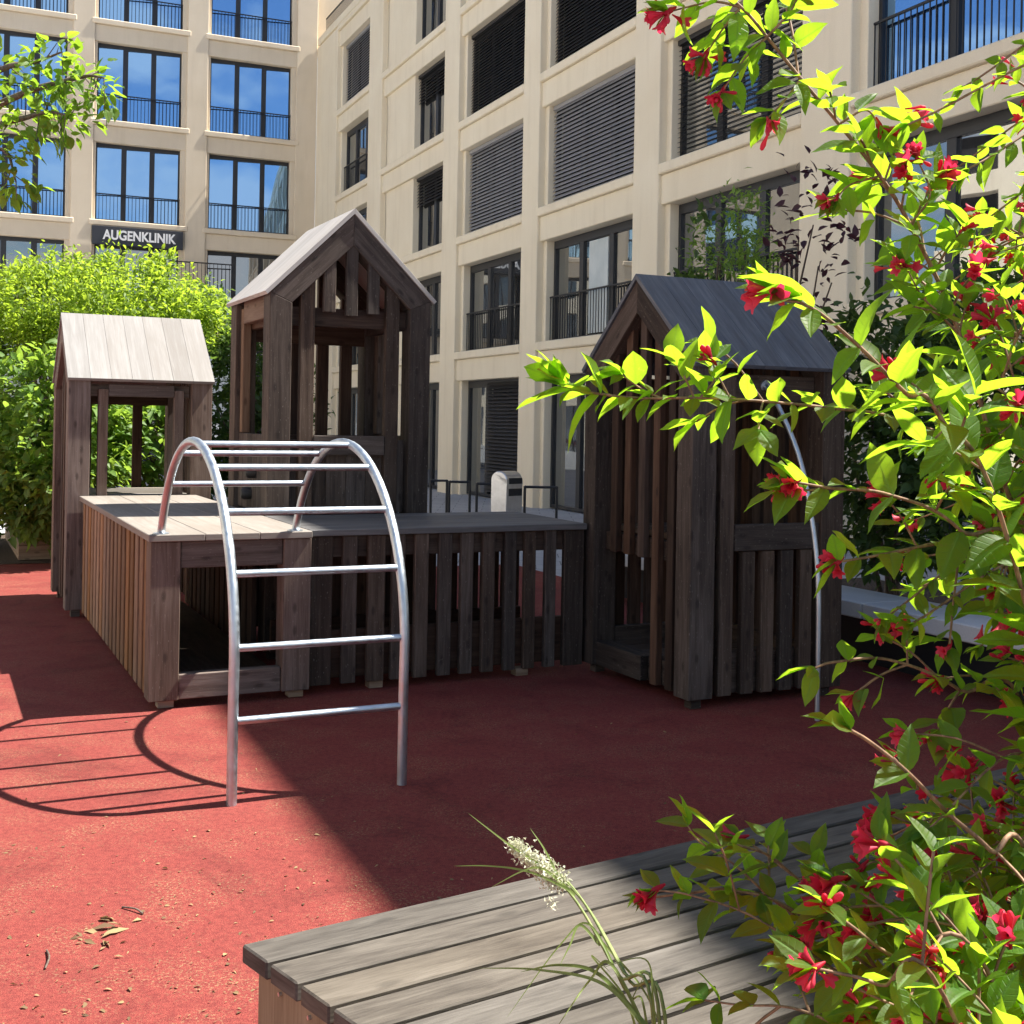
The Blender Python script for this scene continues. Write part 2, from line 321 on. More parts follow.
# ------------------------------------------------------------------ mesh helpers
class MB:
    """collects shapes; build() links them as ONE mesh object"""
    def __init__(s): s.v = []; s.f = []; s.uv = []; s.r = []; s.sm = []
    def add(s, verts, faces, uvs, r=None, smooth=False):
        k = len(s.v); s.v.extend(verts)
        if r is None: r = (rnd.random(), rnd.random())
        for f, u in zip(faces, uvs):
            s.f.append([i + k for i in f]); s.uv.extend(u); s.r.extend([r] * len(f)); s.sm.append(smooth)
    def _bm(s, bm, grain, r=None, smooth=False):
        """append bmesh; uv from grain axis (in metres) with random offset"""
        g = Vector(grain).normalized(); o1, o2 = rnd.random() * 50, rnd.random() * 50
        bm.normal_update()
        vs = [v.co.copy() for v in bm.verts]
        for i, v in enumerate(bm.verts): v.index = i
        fs, us = [], []
        for f in bm.faces:
            t = f.normal.cross(g)
            if t.length < 0.2:
                a = Vector((1, 0, 0)) if abs(f.normal.x) < 0.9 else Vector((0, 1, 0))
                t = f.normal.cross(a).normalized(); gg = f.normal.cross(t)
            else: t.normalize(); gg = g
            fs.append([l.vert.index for l in f.loops])
            us.append([(l.vert.co.dot(gg) + o1, l.vert.co.dot(t) + o2) for l in f.loops])
        s.add(vs, fs, us, r, smooth); bm.free()
    def box(s, x0, x1, y0, y1, z0, z1, grain=None, bev=0.004, r=None):
        d = (x1 - x0, y1 - y0, z1 - z0)
        if grain is None:
            grain = [0, 0, 0]; grain[max(range(3), key=lambda i: abs(d[i]))] = 1
        bm = bmesh.new()
        bmesh.ops.create_cube(bm, size=1)
        for v in bm.verts: v.co = Vector((x0 + (v.co.x + .5) * d[0], y0 + (v.co.y + .5) * d[1], z0 + (v.co.z + .5) * d[2]))
        if bev: bmesh.ops.bevel(bm, geom=bm.edges[:], offset=min(bev, min(abs(q) for q in d) * 0.3), segments=1, affect='EDGES')
        s._bm(bm, grain, r); return s
    def prism(s, pts, axis, a0, a1, grain, bev=0.004, r=None):
        """polygon pts (2D) extruded along axis 'x','y' or 'z' from a0 to a1"""
        bm = bmesh.new()
        def P(p, a): return Vector((a, p[0], p[1])) if axis == 'x' else Vector((p[0], a, p[1])) if axis == 'y' else Vector((p[0], p[1], a))
        lo = [bm.verts.new(P(p, a0)) for p in pts]; hi = [bm.verts.new(P(p, a1)) for p in pts]
        n = len(pts)
        bm.faces.new(lo[::-1]); bm.faces.new(hi)
        for i in range(n): bm.faces.new((lo[i], lo[(i + 1) % n], hi[(i + 1) % n], hi[i]))
        bmesh.ops.recalc_face_normals(bm, faces=bm.faces[:])
        if bev: bmesh.ops.bevel(bm, geom=bm.edges[:], offset=bev, segments=1, affect='EDGES')
        s._bm(bm, grain, r); return s
    def tube(s, pts, rad, seg=10, r=None, caps=True):
        pts = [Vector(p) for p in pts]; n = len(pts)
        rr = rad if hasattr(rad, '__len__') else [rad] * n
        t0 = (pts[1] - pts[0]).normalized()
        nrm = t0.orthogonal().normalized()
        vs, us, L = [], [], 0
        for i, p in enumerate(pts):
            t = (pts[min(i + 1, n - 1)] - pts[max(i - 1, 0)]).normalized()
            nrm = (nrm - t * nrm.dot(t)).normalized(); b = t.cross(nrm)
            for k in range(seg):
                a = 2 * PI * k / seg
                vs.append(p + (nrm * math.cos(a) + b * math.sin(a)) * rr[i])
        fs, uv = [], []
        L = [0]
        for i in range(1, n): L.append(L[-1] + (pts[i] - pts[i - 1]).length)
        for i in range(n - 1):
            for k in range(seg):
                k2 = (k + 1) % seg
                fs.append((i * seg + k, i * seg + k2, (i + 1) * seg + k2, (i + 1) * seg + k))
                uv.append([(L[i], k / seg), (L[i], (k + 1) / seg), (L[i + 1], (k + 1) / seg), (L[i + 1], k / seg)])
        s.add(vs, fs, uv, r, True)
        if caps:
            for i, rev in ((0, True), (n - 1, False)):
                idx = [i * seg + k for k in range(seg)]
                if rev: idx = idx[::-1]
                s.add([vs[j] for j in idx], [tuple(range(seg))], [[(0, 0)] * seg], r, False)
        return s
    def build(s, name, mat, parent=None, loc=None, rz=0):
        me = bpy.data.meshes.new(name)
        me.from_pydata([tuple(v) for v in s.v], [], s.f)
        uvl = me.uv_layers.new(name='UVMap'); rl = me.uv_layers.new(name='rnd')
        uvl.data.foreach_set('uv', np.array(s.uv, dtype=np.float32).ravel())
        rl.data.foreach_set('uv', np.array(s.r, dtype=np.float32).ravel())
        me.polygons.foreach_set('use_smooth', np.array(s.sm, dtype=bool))
        me.materials.append(mat); me.update()
        o = bpy.data.objects.new(name, me); COL.objects.link(o)
        if parent: o.parent = parent
        if loc is not None: o.location = loc
        o.rotation_euler.z = rz
        return o
def thing(name, label, cat, loc, rz=0, group=None):
    o = bpy.data.objects.new(name, None); COL.objects.link(o)
    o.location = loc; o.rotation_euler.z = rz; o.empty_display_size = 0.2
    tag(o, label, cat, group); return o
def tag(o, label, cat, group=None):
    o['label'] = label; o['category'] = cat
    if group: o['group'] = group
    return o
def smooth_path(ctrl, n=8):
    """Catmull-Rom through control points"""
    c = [Vector(p) for p in ctrl]; c = [c[0] * 2 - c[1]] + c + [c[-1] * 2 - c[-2]]
    out = []
    for i in range(1, len(c) - 2):
        a, b, d, e = c[i - 1], c[i], c[i + 1], c[i + 2]
        for k in range(n):
            t = k / n
            out.append(0.5 * ((2 * b) + (d - a) * t + (2 * a - 5 * b + 4 * d - e) * t * t + (3 * b - a - 3 * d + e) * t ** 3))
    out.append(c[-2]); return out

# ------------------------------------------------------------------ ground
def gz_(p, q):
    t = max(0.0, min(1.0, (q - 6.5) / 7.0)); return -0.2 * t * t * (3 - 2 * t)
bm_v, bm_f = [], []
qs = [-400, -60, -12, 0, 6.5] + [6.5 + 0.7 * i for i in range(1, 11)] + [16, 40, 500]
ps = [-500, -40, 0, 40, 500]
for q in qs:
    for p in ps: bm_v.append(W(p, q, gz_(p, q) - 0.004))
for i in range(len(qs) - 1):
    for j in range(len(ps) - 1):
        a = i * len(ps) + j; bm_f.append((a, a + 1, a + 1 + len(ps), a + len(ps)))
me = bpy.data.meshes.new('ground'); me.from_pydata([tuple(v) for v in bm_v], [], bm_f); me.materials.append(M['paving'])
g = bpy.data.objects.new('ground', me); COL.objects.link(g); g['kind'] = 'structure'
def sheet(name, pts, z, mat):
    me = bpy.data.meshes.new(name); me.from_pydata([tuple(W(p, q, z)) for p, q in pts], [], [tuple(range(len(pts)))]); me.materials.append(mat)
    o = bpy.data.objects.new(name, me); COL.objects.link(o); o['kind'] = 'structure'; return o
sheet('playground_surface', [(-9, -9), (5.0, -9), (5.0, 5.7), (1.6, 6.0), (1.6, 7.2), (-0.2, 7.35), (-9, 7.35)], 0.0, M['rubber'])
sheet('planting_soil', [(-12, 7.35), (-0.2, 7.35), (1.6, 7.2), (2.6, 6.4), (2.6, 11), (-12, 11)], 0.004, M['soil'])
sheet('planting_soil', [(5.25, -9), (8.2, -9), (8.2, 3.4), (5.25, 3.4)], 0.004, M['soil'])

# ------------------------------------------------------------------ playhouses
def house_frame(root, L, Wd, zb, ze, zr, roofmat, wm='wood', pw=0.155, pt=0.17, roof_over=0.012):
    """two mitred gable frames (x = 0 and x = L) with posts, plus two roof slopes; local x along the ridge"""
    h = Wd / 2; bw = 0.155
    sl = math.atan2(zr - ze, h)
    # inner outline
    iy = pw; iz = ze + (zr - ze) * (pw / h) - bw / math.cos(sl)
    iza = zr - bw / math.cos(sl)
    for x0 in (0.0, L - pt):
        for sgn in (0, 1):
            def my(pts): return pts if not sgn else [(Wd - y, z) for y, z in pts]
            m = MB(); m.prism(my([(0, zb), (pw, zb), (pw, iz), (0, ze)]), 'x', x0, x0 + pt, (0, 0, 1)); m.build('post', M[wm], root)
            m = MB(); d = (0, h if not sgn else -h, zr - ze)
            m.prism(my([(0, ze), (pw, iz), (h, iza), (h, zr)]), 'x', x0 + 0.001, x0 + pt - 0.001, d); m.build('barge_board', M[wm], root)
            f = MB(); y = pw / 2 if not sgn else Wd - pw / 2
            f.box(x0 + 0.05, x0 + pt - 0.05, y - 0.035, y + 0.035, 0, zb, bev=0.002); f.build('foot', M[wm], root)
    # roof slopes, boards running down the slope
    th = 0.028
    n = Vector((0, -(zr - ze), h)).normalized()
    for sgn in (0, 1):
        m = MB(); nb = 7; bwid = L / nb
        for i in range(nb):
            xa, xb = i * bwid + (0.0006 if i else -roof_over), (i + 1) * bwid - (0.0006 if i < nb - 1 else -roof_over)
            ov = -0.02
            y0, z0 = ov, ze + ov * (zr - ze) / h + 0.002
            pts = [(y0, z0), (h, zr + 0.002), (h, zr + 0.002 + th / math.cos(sl)), (y0 + n.y * th, z0 + n.z * th)]
            if sgn: pts = [(Wd - y, z) for y, z in pts]
            m.prism(pts, 'x', xa, xb, (0, h if not sgn else -h, zr - ze), bev=0.0012)
        m.build('roof', roofmat, root)
    def under(y):  # underside height of the barge at gable position y
        return ze + (zr - ze) * (1 - abs(y - h) / h)
    return under

def slats_x(root, under, x, t, ys, w, z0s, z1=None, mat='slat', name='slat'):
    """upright slats standing in the plane x .. x+t"""
    for y, z0 in zip(ys, z0s):
        top = z1 if z1 is not None else min(under(y), under(y + w)) - 0.06
        m = MB(); m.box(x, x + t, y, y + w, z0, top); m.build(name, M[mat], root)
def beam(root, name, mat, *a):
    m = MB(); m.box(*a); return m.build(name, M[mat], root)

# --- right playhouse : local x = p, local y = q
L, Wd = 1.12, 1.27
rh = thing('playhouse', 'dark slatted wooden playhouse with shade-toned grey roof, right of the platform', 'playhouse', W(2.83, -1.07), YW, 'wooden playhouses')
un = house_frame(rh, L, Wd, 0.06, 2.0, 2.545, M['roofd'])
ys = [0.155 + 0.097 + i * 0.166 for i in range(5)]
slats_x(rh, un, 0.045, 0.045, ys, 0.072, [0.06, 0.06, 0.82, 0.82, 0.82])
beam(rh, 'sill_beam', 'wood', 0.092, 0.15, 0.15, 1.12, 0.06, 0.215)
beam(rh, 'sill_beam', 'wood', 0.03, 0.088, 0.57, 1.12, 0.06, 0.215)
beam(rh, 'lintel', 'wood', 0.092, 0.15, 0.15, 1.12, 0.82, 0.94)
slats_x(rh, un, L - 0.09, 0.045, [0.155 + 0.06 + i * 0.125 for i in range(7)], 0.085, [0.06] * 7)
beam(rh, 'sill_beam', 'wood', L - 0.15, L - 0.092, 0.15, 1.12, 0.06, 0.30)
beam(rh, 'rail', 'wood', L - 0.15, L - 0.092, 0.15, 1.12, 0.82, 0.94)
# near side (y = 0): tall slat, rail, short slats, eave beam
beam(rh, 'slat', 'wood', 0.225, 0.325, 0.03, 0.075, 0.06, 1.94)
beam(rh, 'rail', 'wood', 0.327, 0.948, 0.02, 0.08, 0.91, 1.065)
for i in range(4):
    x = 0.39 + i * 0.143
    beam(rh, 'slat', 'wood', x, x + 0.092, 0.03, 0.075, 0.06, 0.905)
beam(rh, 'eave_beam', 'wood', 0.172, 0.948, 0.082, 0.14, 1.80, 1.955)
beam(rh, 'sill_beam', 'wood', 0.172, 0.948, 0.082, 0.14, 0.06, 0.30)
# far side (y = Wd)
for i in range(6):
    x = 0.205 + i * 0.128
    beam(rh, 'slat', 'slat', x, x + 0.085, Wd - 0.075, Wd - 0.03, 0.06, 1.94)
beam(rh, 'eave_beam', 'wood', 0.172, 0.948, Wd - 0.14, Wd - 0.082, 1.80, 1.955)
beam(rh, 'sill_beam', 'wood', 0.172, 0.948, Wd - 0.14, Wd - 0.082, 0.06, 0.30)
fl = MB()
for i in range(6): fl.box(0.155, L - 0.155, 0.145 + i * 0.165, 0.145 + i * 0.165 + 0.16, 0.945, 0.985)
fl.build('upper_floor', M['wood'], rh)
fl = MB()
for i in range(6): fl.box(0.155, L - 0.155, 0.145 + i * 0.165, 0.145 + i * 0.165 + 0.16, 0.17, 0.205)
fl.build('lower_floor', M['wood'], rh)

# --- left playhouse
Ll = 1.15
lh = thing('playhouse', 'wooden playhouse with sunlit bleached roof and open doorway, back left on the platform', 'playhouse', W(-0.11, 3.47), YW, 'wooden playhouses')
un = house_frame(lh, Ll, Wd, 0.06, 1.935, 2.475, M['roofw'], 'woodl')
for x in (0.235, 0.845): beam(lh, 'door_post', 'woodl', x, x + 0.078, 0.03, 0.10, 0.06, 1.86)
beam(lh, 'lintel', 'woodl', 0.315, 0.843, 0.035, 0.095, 1.80, 1.90)
beam(lh, 'threshold', 'woodl', 0.315, 0.843, 0.035, 0.095, 0.88, 0.975)
beam(lh, 'eave_beam', 'woodl', 0.172, Ll - 0.172, 0.105, 0.15, 1.80, 1.90)
for x in (0.235, 0.68): beam(lh, 'slat', 'slat', x, x + 0.085, Wd - 0.075, Wd - 0.03, 0.06, 1.87)
beam(lh, 'eave_beam', 'slat', 0.172, Ll - 0.172, Wd - 0.14, Wd - 0.082, 1.74, 1.89)
beam(lh, 'rail', 'slat', 0.172, Ll - 0.172, Wd - 0.14, Wd - 0.082, 0.86, 0.975)
slats_x(lh, un, 0.045, 0.045, [0.155 + 0.09 + i * 0.166 for i in range(5)], 0.085, [0.82, 0.82, 0.82, 0.06, 0.06])
beam(lh, 'sill_beam', 'bounce_slat', 0.092, 0.15, 0.15, 1.12, 0.06, 0.215)
beam(lh, 'lintel', 'slat', 0.092, 0.15, 0.15, 1.12, 0.82, 0.94)
slats_x(lh, un, Ll - 0.09, 0.045, [0.155 + 0.09 + i * 0.166 for i in range(5)], 0.085, [0.06] * 5, mat='slat')
fl = MB()
for i in range(6): fl.box(0.155, Ll - 0.155, 0.145 + i * 0.165, 0.145 + i * 0.165 + 0.162, 0.945, 0.985)
fl.build('upper_floor', M['deckw'], lh)

# --- tall playhouse (tower): local x = q, local y = -p
Lt, Wt = 1.16, 1.17
tw = thing('playhouse', 'tallest wooden playhouse with open window bays and sun-toned pale roof, rising behind the climbing arch', 'playhouse', W(2.11, 1.2), YW + PI / 2, 'wooden playhouses')
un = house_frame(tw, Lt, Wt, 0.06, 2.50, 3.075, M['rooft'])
for y in (0.225, 0.845):
    beam(tw, 'slat', 'wood', 0.03, 0.085, y, y + 0.10, 0.985, un(y) - 0.08 if y < 0.5 else un(y + 0.1) - 0.08)
for y, zl in ((0.385, 2.385), (0.545, 2.365), (0.705, 2.385)):
    beam(tw, 'hanging_slat', 'wood', 0.01, 0.05, y, y + 0.085, zl, min(un(y), un(y + .085)) - 0.09)
beam(tw, 'tie_beam', 'slat', 0.10, 0.15, 0.15, Wt - 0.15, 2.29, 2.42)
beam(tw, 'rail', 'wood', 0.02, 0.084, 0.328, 0.842, 1.395, 1.53)
pn = MB()
for i in range(6): pn.box(0.09, 0.125, 0.155 + i * 0.144, 0.155 + i * 0.144 + 0.142, 0.985, 1.50, grain=(0, 0, 1))
pn.build('front_panel', M['wood'], tw)
# back gable
for y in (0.23, 0.42, 0.63, 0.84): beam(tw, 'slat', 'slat', Lt - 0.085, Lt - 0.03, y, y + 0.09, 0.985, min(un(y), un(y + .09)) - 0.08)
beam(tw, 'tie_beam', 'slat', Lt - 0.15, Lt - 0.09, 0.15, Wt - 0.15, 2.22, 2.40)
beam(tw, 'rail', 'slat', Lt - 0.15, Lt - 0.09, 0.15, Wt - 0.15, 1.40, 1.52)
# left side (facing -p) at local y = Wt : window frame + solid panel with climbing holds; and right side
for side in (0, 1):
    def sy(a, b): return (Wt - b, Wt - a) if side else (a, b)
    mt = 'bounce_slat' if side else 'wood'
    for x in (0.20, 0.88):
        beam(tw, 'window_post', mt, x, x + 0.075, *sy(0.03, 0.09), 1.535, 2.455)
    beam(tw, 'window_head', mt, 0.277, 0.878, *sy(0.03, 0.09), 2.34, 2.505)
    beam(tw, 'eave_beam', 'slat', 0.172, Lt - 0.172, *sy(0.095, 0.145), 2.30, 2.45)
    pn = MB()
    for i in range(6): pn.box(0.173 + i * 0.136, 0.173 + i * 0.136 + 0.134, *sy(0.035, 0.075), 0.985, 1.53, grain=(0, 0, 1))
    pn.build('side_panel', M['wood'], tw)
for x, z in ((0.47, 1.26), (0.60, 1.10)):
    m = MB(); m.tube([(x, Wt - 0.04, z), (x, Wt + 0.015, z), (x, Wt + 0.035, z)], [0.045, 0.045, 0.03], 10); m.build('climbing_hold', M['sealbolt'], tw)
fl = MB()
for i in range(5): fl.box(0.155, Lt - 0.155, 0.15 + i * 0.175, 0.15 + i * 0.175 + 0.172, 0.93, 0.975)
fl.build('floor', M['wood'], tw)
pn = MB()
for i in range(6): pn.box(Lt - 0.14, Lt - 0.10, 0.155 + i * 0.144, 0.155 + i * 0.144 + 0.142, 0.06, 0.92, grain=(0, 0, 1))
for i in range(6): pn.box(0.173 + i * 0.136, 0.173 + i * 0.136 + 0.134, 0.035, 0.075, 0.06, 0.92, grain=(0, 0, 1))
pn.build('base_panel', M['slat'], tw)

# ------------------------------------------------------------------ platform
dk = thing('play_platform', 'low wooden play platform with slatted sides and bleached top linking the playhouses', 'play platform', W(0, 0.05), YW)
# left strip  p 0..0.92, q 0.05..3.45 (local y 0..3.4) ; right strip p .92..2.82, q .12..1.15 (local y .07..1.1)
tp = MB()
for i in range(3): tp.box(-0.015 + i * 0.312, -0.015 + i * 0.312 + 0.310, -0.02, 3.41, 0.945, 0.985)
tp.build('deck_top', M['deckw'], dk)
tp = MB()
for i in range(4): tp.box(0.925, 2.81, 0.055 + i * 0.272, 0.055 + i * 0.272 + 0.270, 0.945, 0.985)
tp.build('deck_top', M['deckg'], dk)
# front of the left strip: posts, lintel, sill
for x in (0.0, 0.755): beam(dk, 'post', 'woodl', x, x + 0.165, 0.0, 0.15, 0.05, 0.943)
beam(dk, 'lintel', 'woodl', 0.167, 0.753, 0.02, 0.10, 0.79, 0.942)
beam(dk, 'sill_beam', 'woodl', 0.167, 0.753, 0.02, 0.10, 0.05, 0.19)
for x in (0.03, 0.78, 1.3, 2.3):
    beam(dk, 'foot', 'planterw', x + 0.03, x + 0.12, 0.05 + (0.06 if x > 1 else 0), 0.13 + (0.06 if x > 1 else 0), 0.0, 0.05)
# left side slats
n = 18
for i in range(n):
    y = 0.17 + i * 0.181
    beam(dk, 'side_slat', 'bounce_slat', 0.012, 0.052, y, y + 0.115, 0.05, 0.94)
beam(dk, 'side_rail', 'slat', 0.054, 0.11, 0.15, 3.4, 0.80, 0.935)
beam(dk, 'side_rail', 'slat', 0.054, 0.11, 0.15, 3.4, 0.08, 0.30)
for i in range(13):   # inner long side (seen through the opening)
    y = 1.2 + i * 0.17
    beam(dk, 'inner_slat', 'slat', 0.86, 0.90, y, y + 0.12, 0.05, 0.94)
beam(dk, 'floor_board', 'wood', 0.15, 0.80, 0.4, 3.3, 0.07, 0.11)
# right strip front
beam(dk, 'post', 'wood', 0.925, 1.075, 0.075, 0.12, 0.05, 0.943)
for x, w_ in ((1.14, .09), (1.30, .11), (1.455, .085), (1.605, .09), (1.765, .088), (1.915, .085), (2.066, .085), (2.22, .085), (2.364, .08), (2.515, .078)):
    beam(dk, 'front_slat', 'wood', x, x + w_, 0.075, 0.115, 0.05, 0.943)
beam(dk, 'post', 'wood', 2.655, 2.80, 0.075, 0.12, 0.05, 0.943)
beam(dk, 'front_rail', 'slat', 0.93, 2.80, 0.122, 0.17, 0.81, 0.94)
beam(dk, 'front_rail', 'slat', 0.93, 2.80, 0.122, 0.17, 0.08, 0.37)
# right strip back
for i in range(11):
    x = 1.02 + i * 0.165
    beam(dk, 'back_slat', 'slat', x, x + 0.138, 1.055, 1.095, 0.05, 0.943)
beam(dk, 'back_rail', 'slat', 0.95, 2.80, 1.005, 1.052, 0.81, 0.94)
beam(dk, 'back_rail', 'slat', 0.95, 2.80, 1.005, 1.052, 0.08, 0.30)

# ------------------------------------------------------------------ climbing arch
ar = thing('climbing_arch', 'arched grey steel ladder with round rungs climbing from red rubber ground onto the platform', 'climbing frame', W(0.06, -1.74), YW)
def arch_pt(s):
    """s 0..1 along the rail: local (y, z); y = 0 at the foot"""
    a = s
    if a < 0: return (0, a)
    th = PI - a  # angle
    return (0.95 + 0.955 * math.cos(th), 0.62 + 0.905 * math.sin(th))
rail = [(0.0, -0.05), (0.0, 0.2), (0.0, 0.45)] + [arch_pt(a) for a in np.linspace(0.0, PI - 0.405, 34)]
for x in (0.0, 0.77):
    m = MB(); m.tube([(x, y, z) for y, z in rail], 0.0225, 14); m.build('side_rail', M['steel'], ar)
rungs = [(0.0, 0.355), (0.002, 0.665)] + [arch_pt(a) for a in (0.40, 0.735, 1.07, 1.42, 1.97, 2.33)]
for y, z in rungs:
    m = MB(); m.tube([(0.018, y, z), (0.752, y, z)], 0.0165, 12); m.build('rung', M['steel'], ar)
for x in (0.0, 0.77):
    y, z = rail[-1]
    m = MB(); m.tube([(x, y, 0.985), (x, y, 0.991)], 0.045, 14); m.build('foot_plate', M['steel'], ar)

# ------------------------------------------------------------------ fire pole beside the right playhouse
fp = thing('climbing_pole', 'thin bent steel pole standing beside the right playhouse behind the flowering shrub', 'climbing pole', W(3.40, -1.51), YW)
m = MB(); m.tube(smooth_path([(0, 0, -0.03), (0, 0, 0.4), (0, 0.012, 0.79), (0, 0.072, 1.12), (0, 0.186, 1.46), (0, 0.376, 1.75), (0, 0.525, 1.90)], 6), 0.0145, 12)
m.build('pole', M['steel'], fp)
m = MB(); m.tube([(0, 0.515, 1.893), (0, 0.56, 1.905)], 0.035, 12); m.build('wall_plate', M['steel'], fp)

# ------------------------------------------------------------------ buildings
def cbox(m, o_axes, p0, p1, q0, q1, z0, z1, bev=0.012):
    m.box(p0, p1, q0, q1, z0, z1, bev=bev)
K = 10.09
bl = thing('apartment_building', 'long cream apartment building with recessed dark windows, pilasters and grey blinds', 'building', B(K, 0, 0), YB)
# local: x = into the building (0 at pilaster face), y = along the facade (away from the viewer)
ST = 2.895
def lint(k): return 2.65 + ST * k
def ledge(k): return 3.16 + ST * (k - 1)
openings = [(-14.2, -9.9), (-8.9, -4.6), (-3.6, 0.9), (2.0, 6.52), (7.62, 11.66), (12.56, 16.70), (17.54, 21.53), (22.57, 27.93), (29.26, 32.96)]
wall = MB()
edges = [-16] + [e for o_ in openings for e in o_] + [35.6]
for i in range(0, len(edges), 2):
    wall.box(0.0, 0.75, edges[i], edges[i + 1], -0.6, 14.9, bev=0.015)
for a, b_ in openings:
    for k in range(5):
        z0 = lint(k); z1 = ledge(k + 1)
        wall.box(0.07, 0.72, a - 0.06, b_ + 0.06, z0, z1 + 0.02, bev=0.015)           # spandrel
        wall.box(-0.012, 0.70, a + 0.004, b_ - 0.004, z1 + 0.022, z1 + 0.21, bev=0.02)   # ledge
    wall.box(0.16, 0.66, b_ - 0.16, b_ + 0.05, -0.6, 14.6, bev=0.01)
    wall.box(0.16, 0.66, a - 0.05, a + 0.13, -0.6, 14.6, bev=0.01)
# blank infill beside the narrow windows of the bay with offset windows
wall.box(0.16, 0.655, 25.35, 27.9, -0.6, 14.55, bev=0.01)
wall.box(-0.008, 0.30, -16, 35.55, 14.965, 15.23, bev=0.015)
wall.build('wall', M['cream'], bl)
core = MB(); core.box(0.72, 12, -16, 36, -0.6, 14.88, bev=0); core.build('core', M['darkvoid'], bl)
cap = MB(); cap.box(0.76, 12, -16, 35.6, 14.89, 15.0); cap.build('terrace', M['concrete'], bl)
at_ = MB(); at_.box(2.3, 11, -16, 35.55, 14.99, 17.6, bev=0.02); at_.build('attic', M['grey_wall'], bl)
def railing(parent, x, y0, y1, z0, z1, pitch=0.115):
    m = MB()
    m.box(x - 0.02, x + 0.02, y0, y1, z1 - 0.035, z1, bev=0.003); m.box(x - 0.012, x + 0.012, y0, y1, z0 + 0.03, z0 + 0.055, bev=0)
    n = max(2, int((y1 - y0) / pitch))
    for i in range(n + 1):
        y = y0 + 0.01 + (y1 - y0 - 0.02) * i / n
        m.box(x - 0.007, x + 0.007, y - 0.007, y + 0.007, z0, z1 - 0.02, bev=0)
    return m.build('railing', M['black'], parent)
def windowset(parent, x, y0, y1, z0, z1, kind, panes=3, gmat='glass', axis='y'):
    """kind: french | blind_grey | blind_dark | half | plain"""
    f = MB()
    f.box(x, x + 0.10, y0, y0 + 0.07, z0, z1, bev=0.004); f.box(x, x + 0.10, y1 - 0.07, y1, z0, z1, bev=0.004)
    f.box(x + 0.001, x + 0.099, y0 + 0.071, y1 - 0.071, z1 - 0.17, z1, bev=0.004); f.box(x + 0.001, x + 0.099, y0 + 0.071, y1 - 0.071, z0, z0 + 0.07, bev=0.004)
    for i in range(1, panes):
        yc = y0 + (y1 - y0) * i / panes
        f.box(x + 0.002, x + 0.098, yc - 0.085, yc + 0.085, z0 + 0.071, z1 - 0.171, bev=0.004)
    win = f.build('window', M['darkframe'], parent)
    for i in range(panes):
        a = y0 + (y1 - y0) * i / panes + 0.05; b_ = y0 + (y1 - y0) * (i + 1) / panes - 0.05
        p = MB(); p.box(x + 0.05, x + 0.07, a, b_, z0 + 0.03, z1 - 0.05, bev=0); p.build('pane', M[gmat], win)
    if kind.startswith('blind') or kind == 'half':
        zb = z0 + 0.04 if kind != 'half' else z0 + (z1 - z0) * 0.62
        m = MB(); pitch = 0.085 if kind != 'blind_dark' else 0.072
        z = z1 - 0.10
        tilt = 0.5 if kind != 'blind_open' else 0.15
        while z > zb:
            d = 0.045; hgt = 0.085 * tilt if kind == 'blind_open' else 0.075
            pts = [(x - 0.075, z - hgt / 2), (x - 0.070, z - hgt / 2 - 0.003), (x - 0.015, z + hgt / 2 - 0.003), (x - 0.02, z + hgt / 2)]
            bm_pts = pts
            m.prism(bm_pts, 'y', y0 + 0.03, y1 - 0.03, (0, 1, 0), bev=0)
            z -= pitch
        m.box(x - 0.09, x - 0.003, y0 + 0.02, y1 - 0.02, z1 - 0.09, z1 - 0.005, bev=0.004)
        mat = {'blind_grey': 'blind_grey', 'half': 'blind_dark', 'blind_dark': 'blind_dark', 'blind_open': 'blind_dark'}[kind]
        m.build('blind', M[mat], win)
    return win
XW = 0.34
kinds = {  # bay index -> per floor kind
    8: ['plain', 'french', 'french', 'french', 'blind_grey'],
    7: ['plain', 'plain', 'half', 'half', 'plain'],
    6: ['door', 'french', 'blind_grey', 'blind_dark', 'blind_dark'],
    5: ['plain', 'french', 'blind_grey', 'blind_dark', 'blind_dark'],
    4: ['plain', 'french', 'blind_open', 'blind_dark', 'french'],
    3: ['plain', 'plain', 'french', 'french', 'french'],
    2: ['plain', 'french', 'french', 'french', 'french'],
    1: ['plain', 'french', 'french', 'french', 'french'],
    0: ['plain', 'french', 'french', 'french', 'french']}
for bi, (a, b_) in enumerate(openings):
    for k in range(5):
        z0 = ledge(k) + 0.21 if k else -0.18
        z1 = lint(k) - 0.005
        kd = kinds[bi][k]
        y0, y1 = a + 0.13, b_ - 0.16
        if bi == 7: y1 = 25.35
        gm = 'glass_blue' if (bi <= 3 and k >= 2) else 'glass'
        if kd == 'door':
            w_ = windowset(bl, XW, y0, y1, z0, z1, 'plain', 3, gm)
            bd = MB(); z = z1 - 0.1
            while z > z0 + 0.1:
                bd.prism([(XW - 0.075, z - .037), (XW - 0.07, z - .04), (XW - 0.015, z + .034), (XW - 0.02, z + .037)], 'y', y0 + 0.05, y0 + (y1 - y0) * 0.64, (0, 1, 0), bev=0); z -= 0.085
            bd.build('blind', M['blind_dark'], w_)
            continue
        w_ = windowset(bl, XW, y0, y1, z0, z1, 'plain' if kd == 'french' else kd, 2 if bi == 7 else 3, gm)
        if kd == 'french' and k: railing(w_, 0.27, y0 + 0.0, y1, z0, z0 + 0.98)
        if bi == 5 and k == 1:
            m = MB()
            n = 40; ya, yb = y0 + 1.45, y0 + 2.25
            m.box(XW + 0.02, XW + 0.045, ya, yb, z0 + 0.1, z1 - 0.2, bev=0)
            m.build('curtain', M['curtain'], w_)
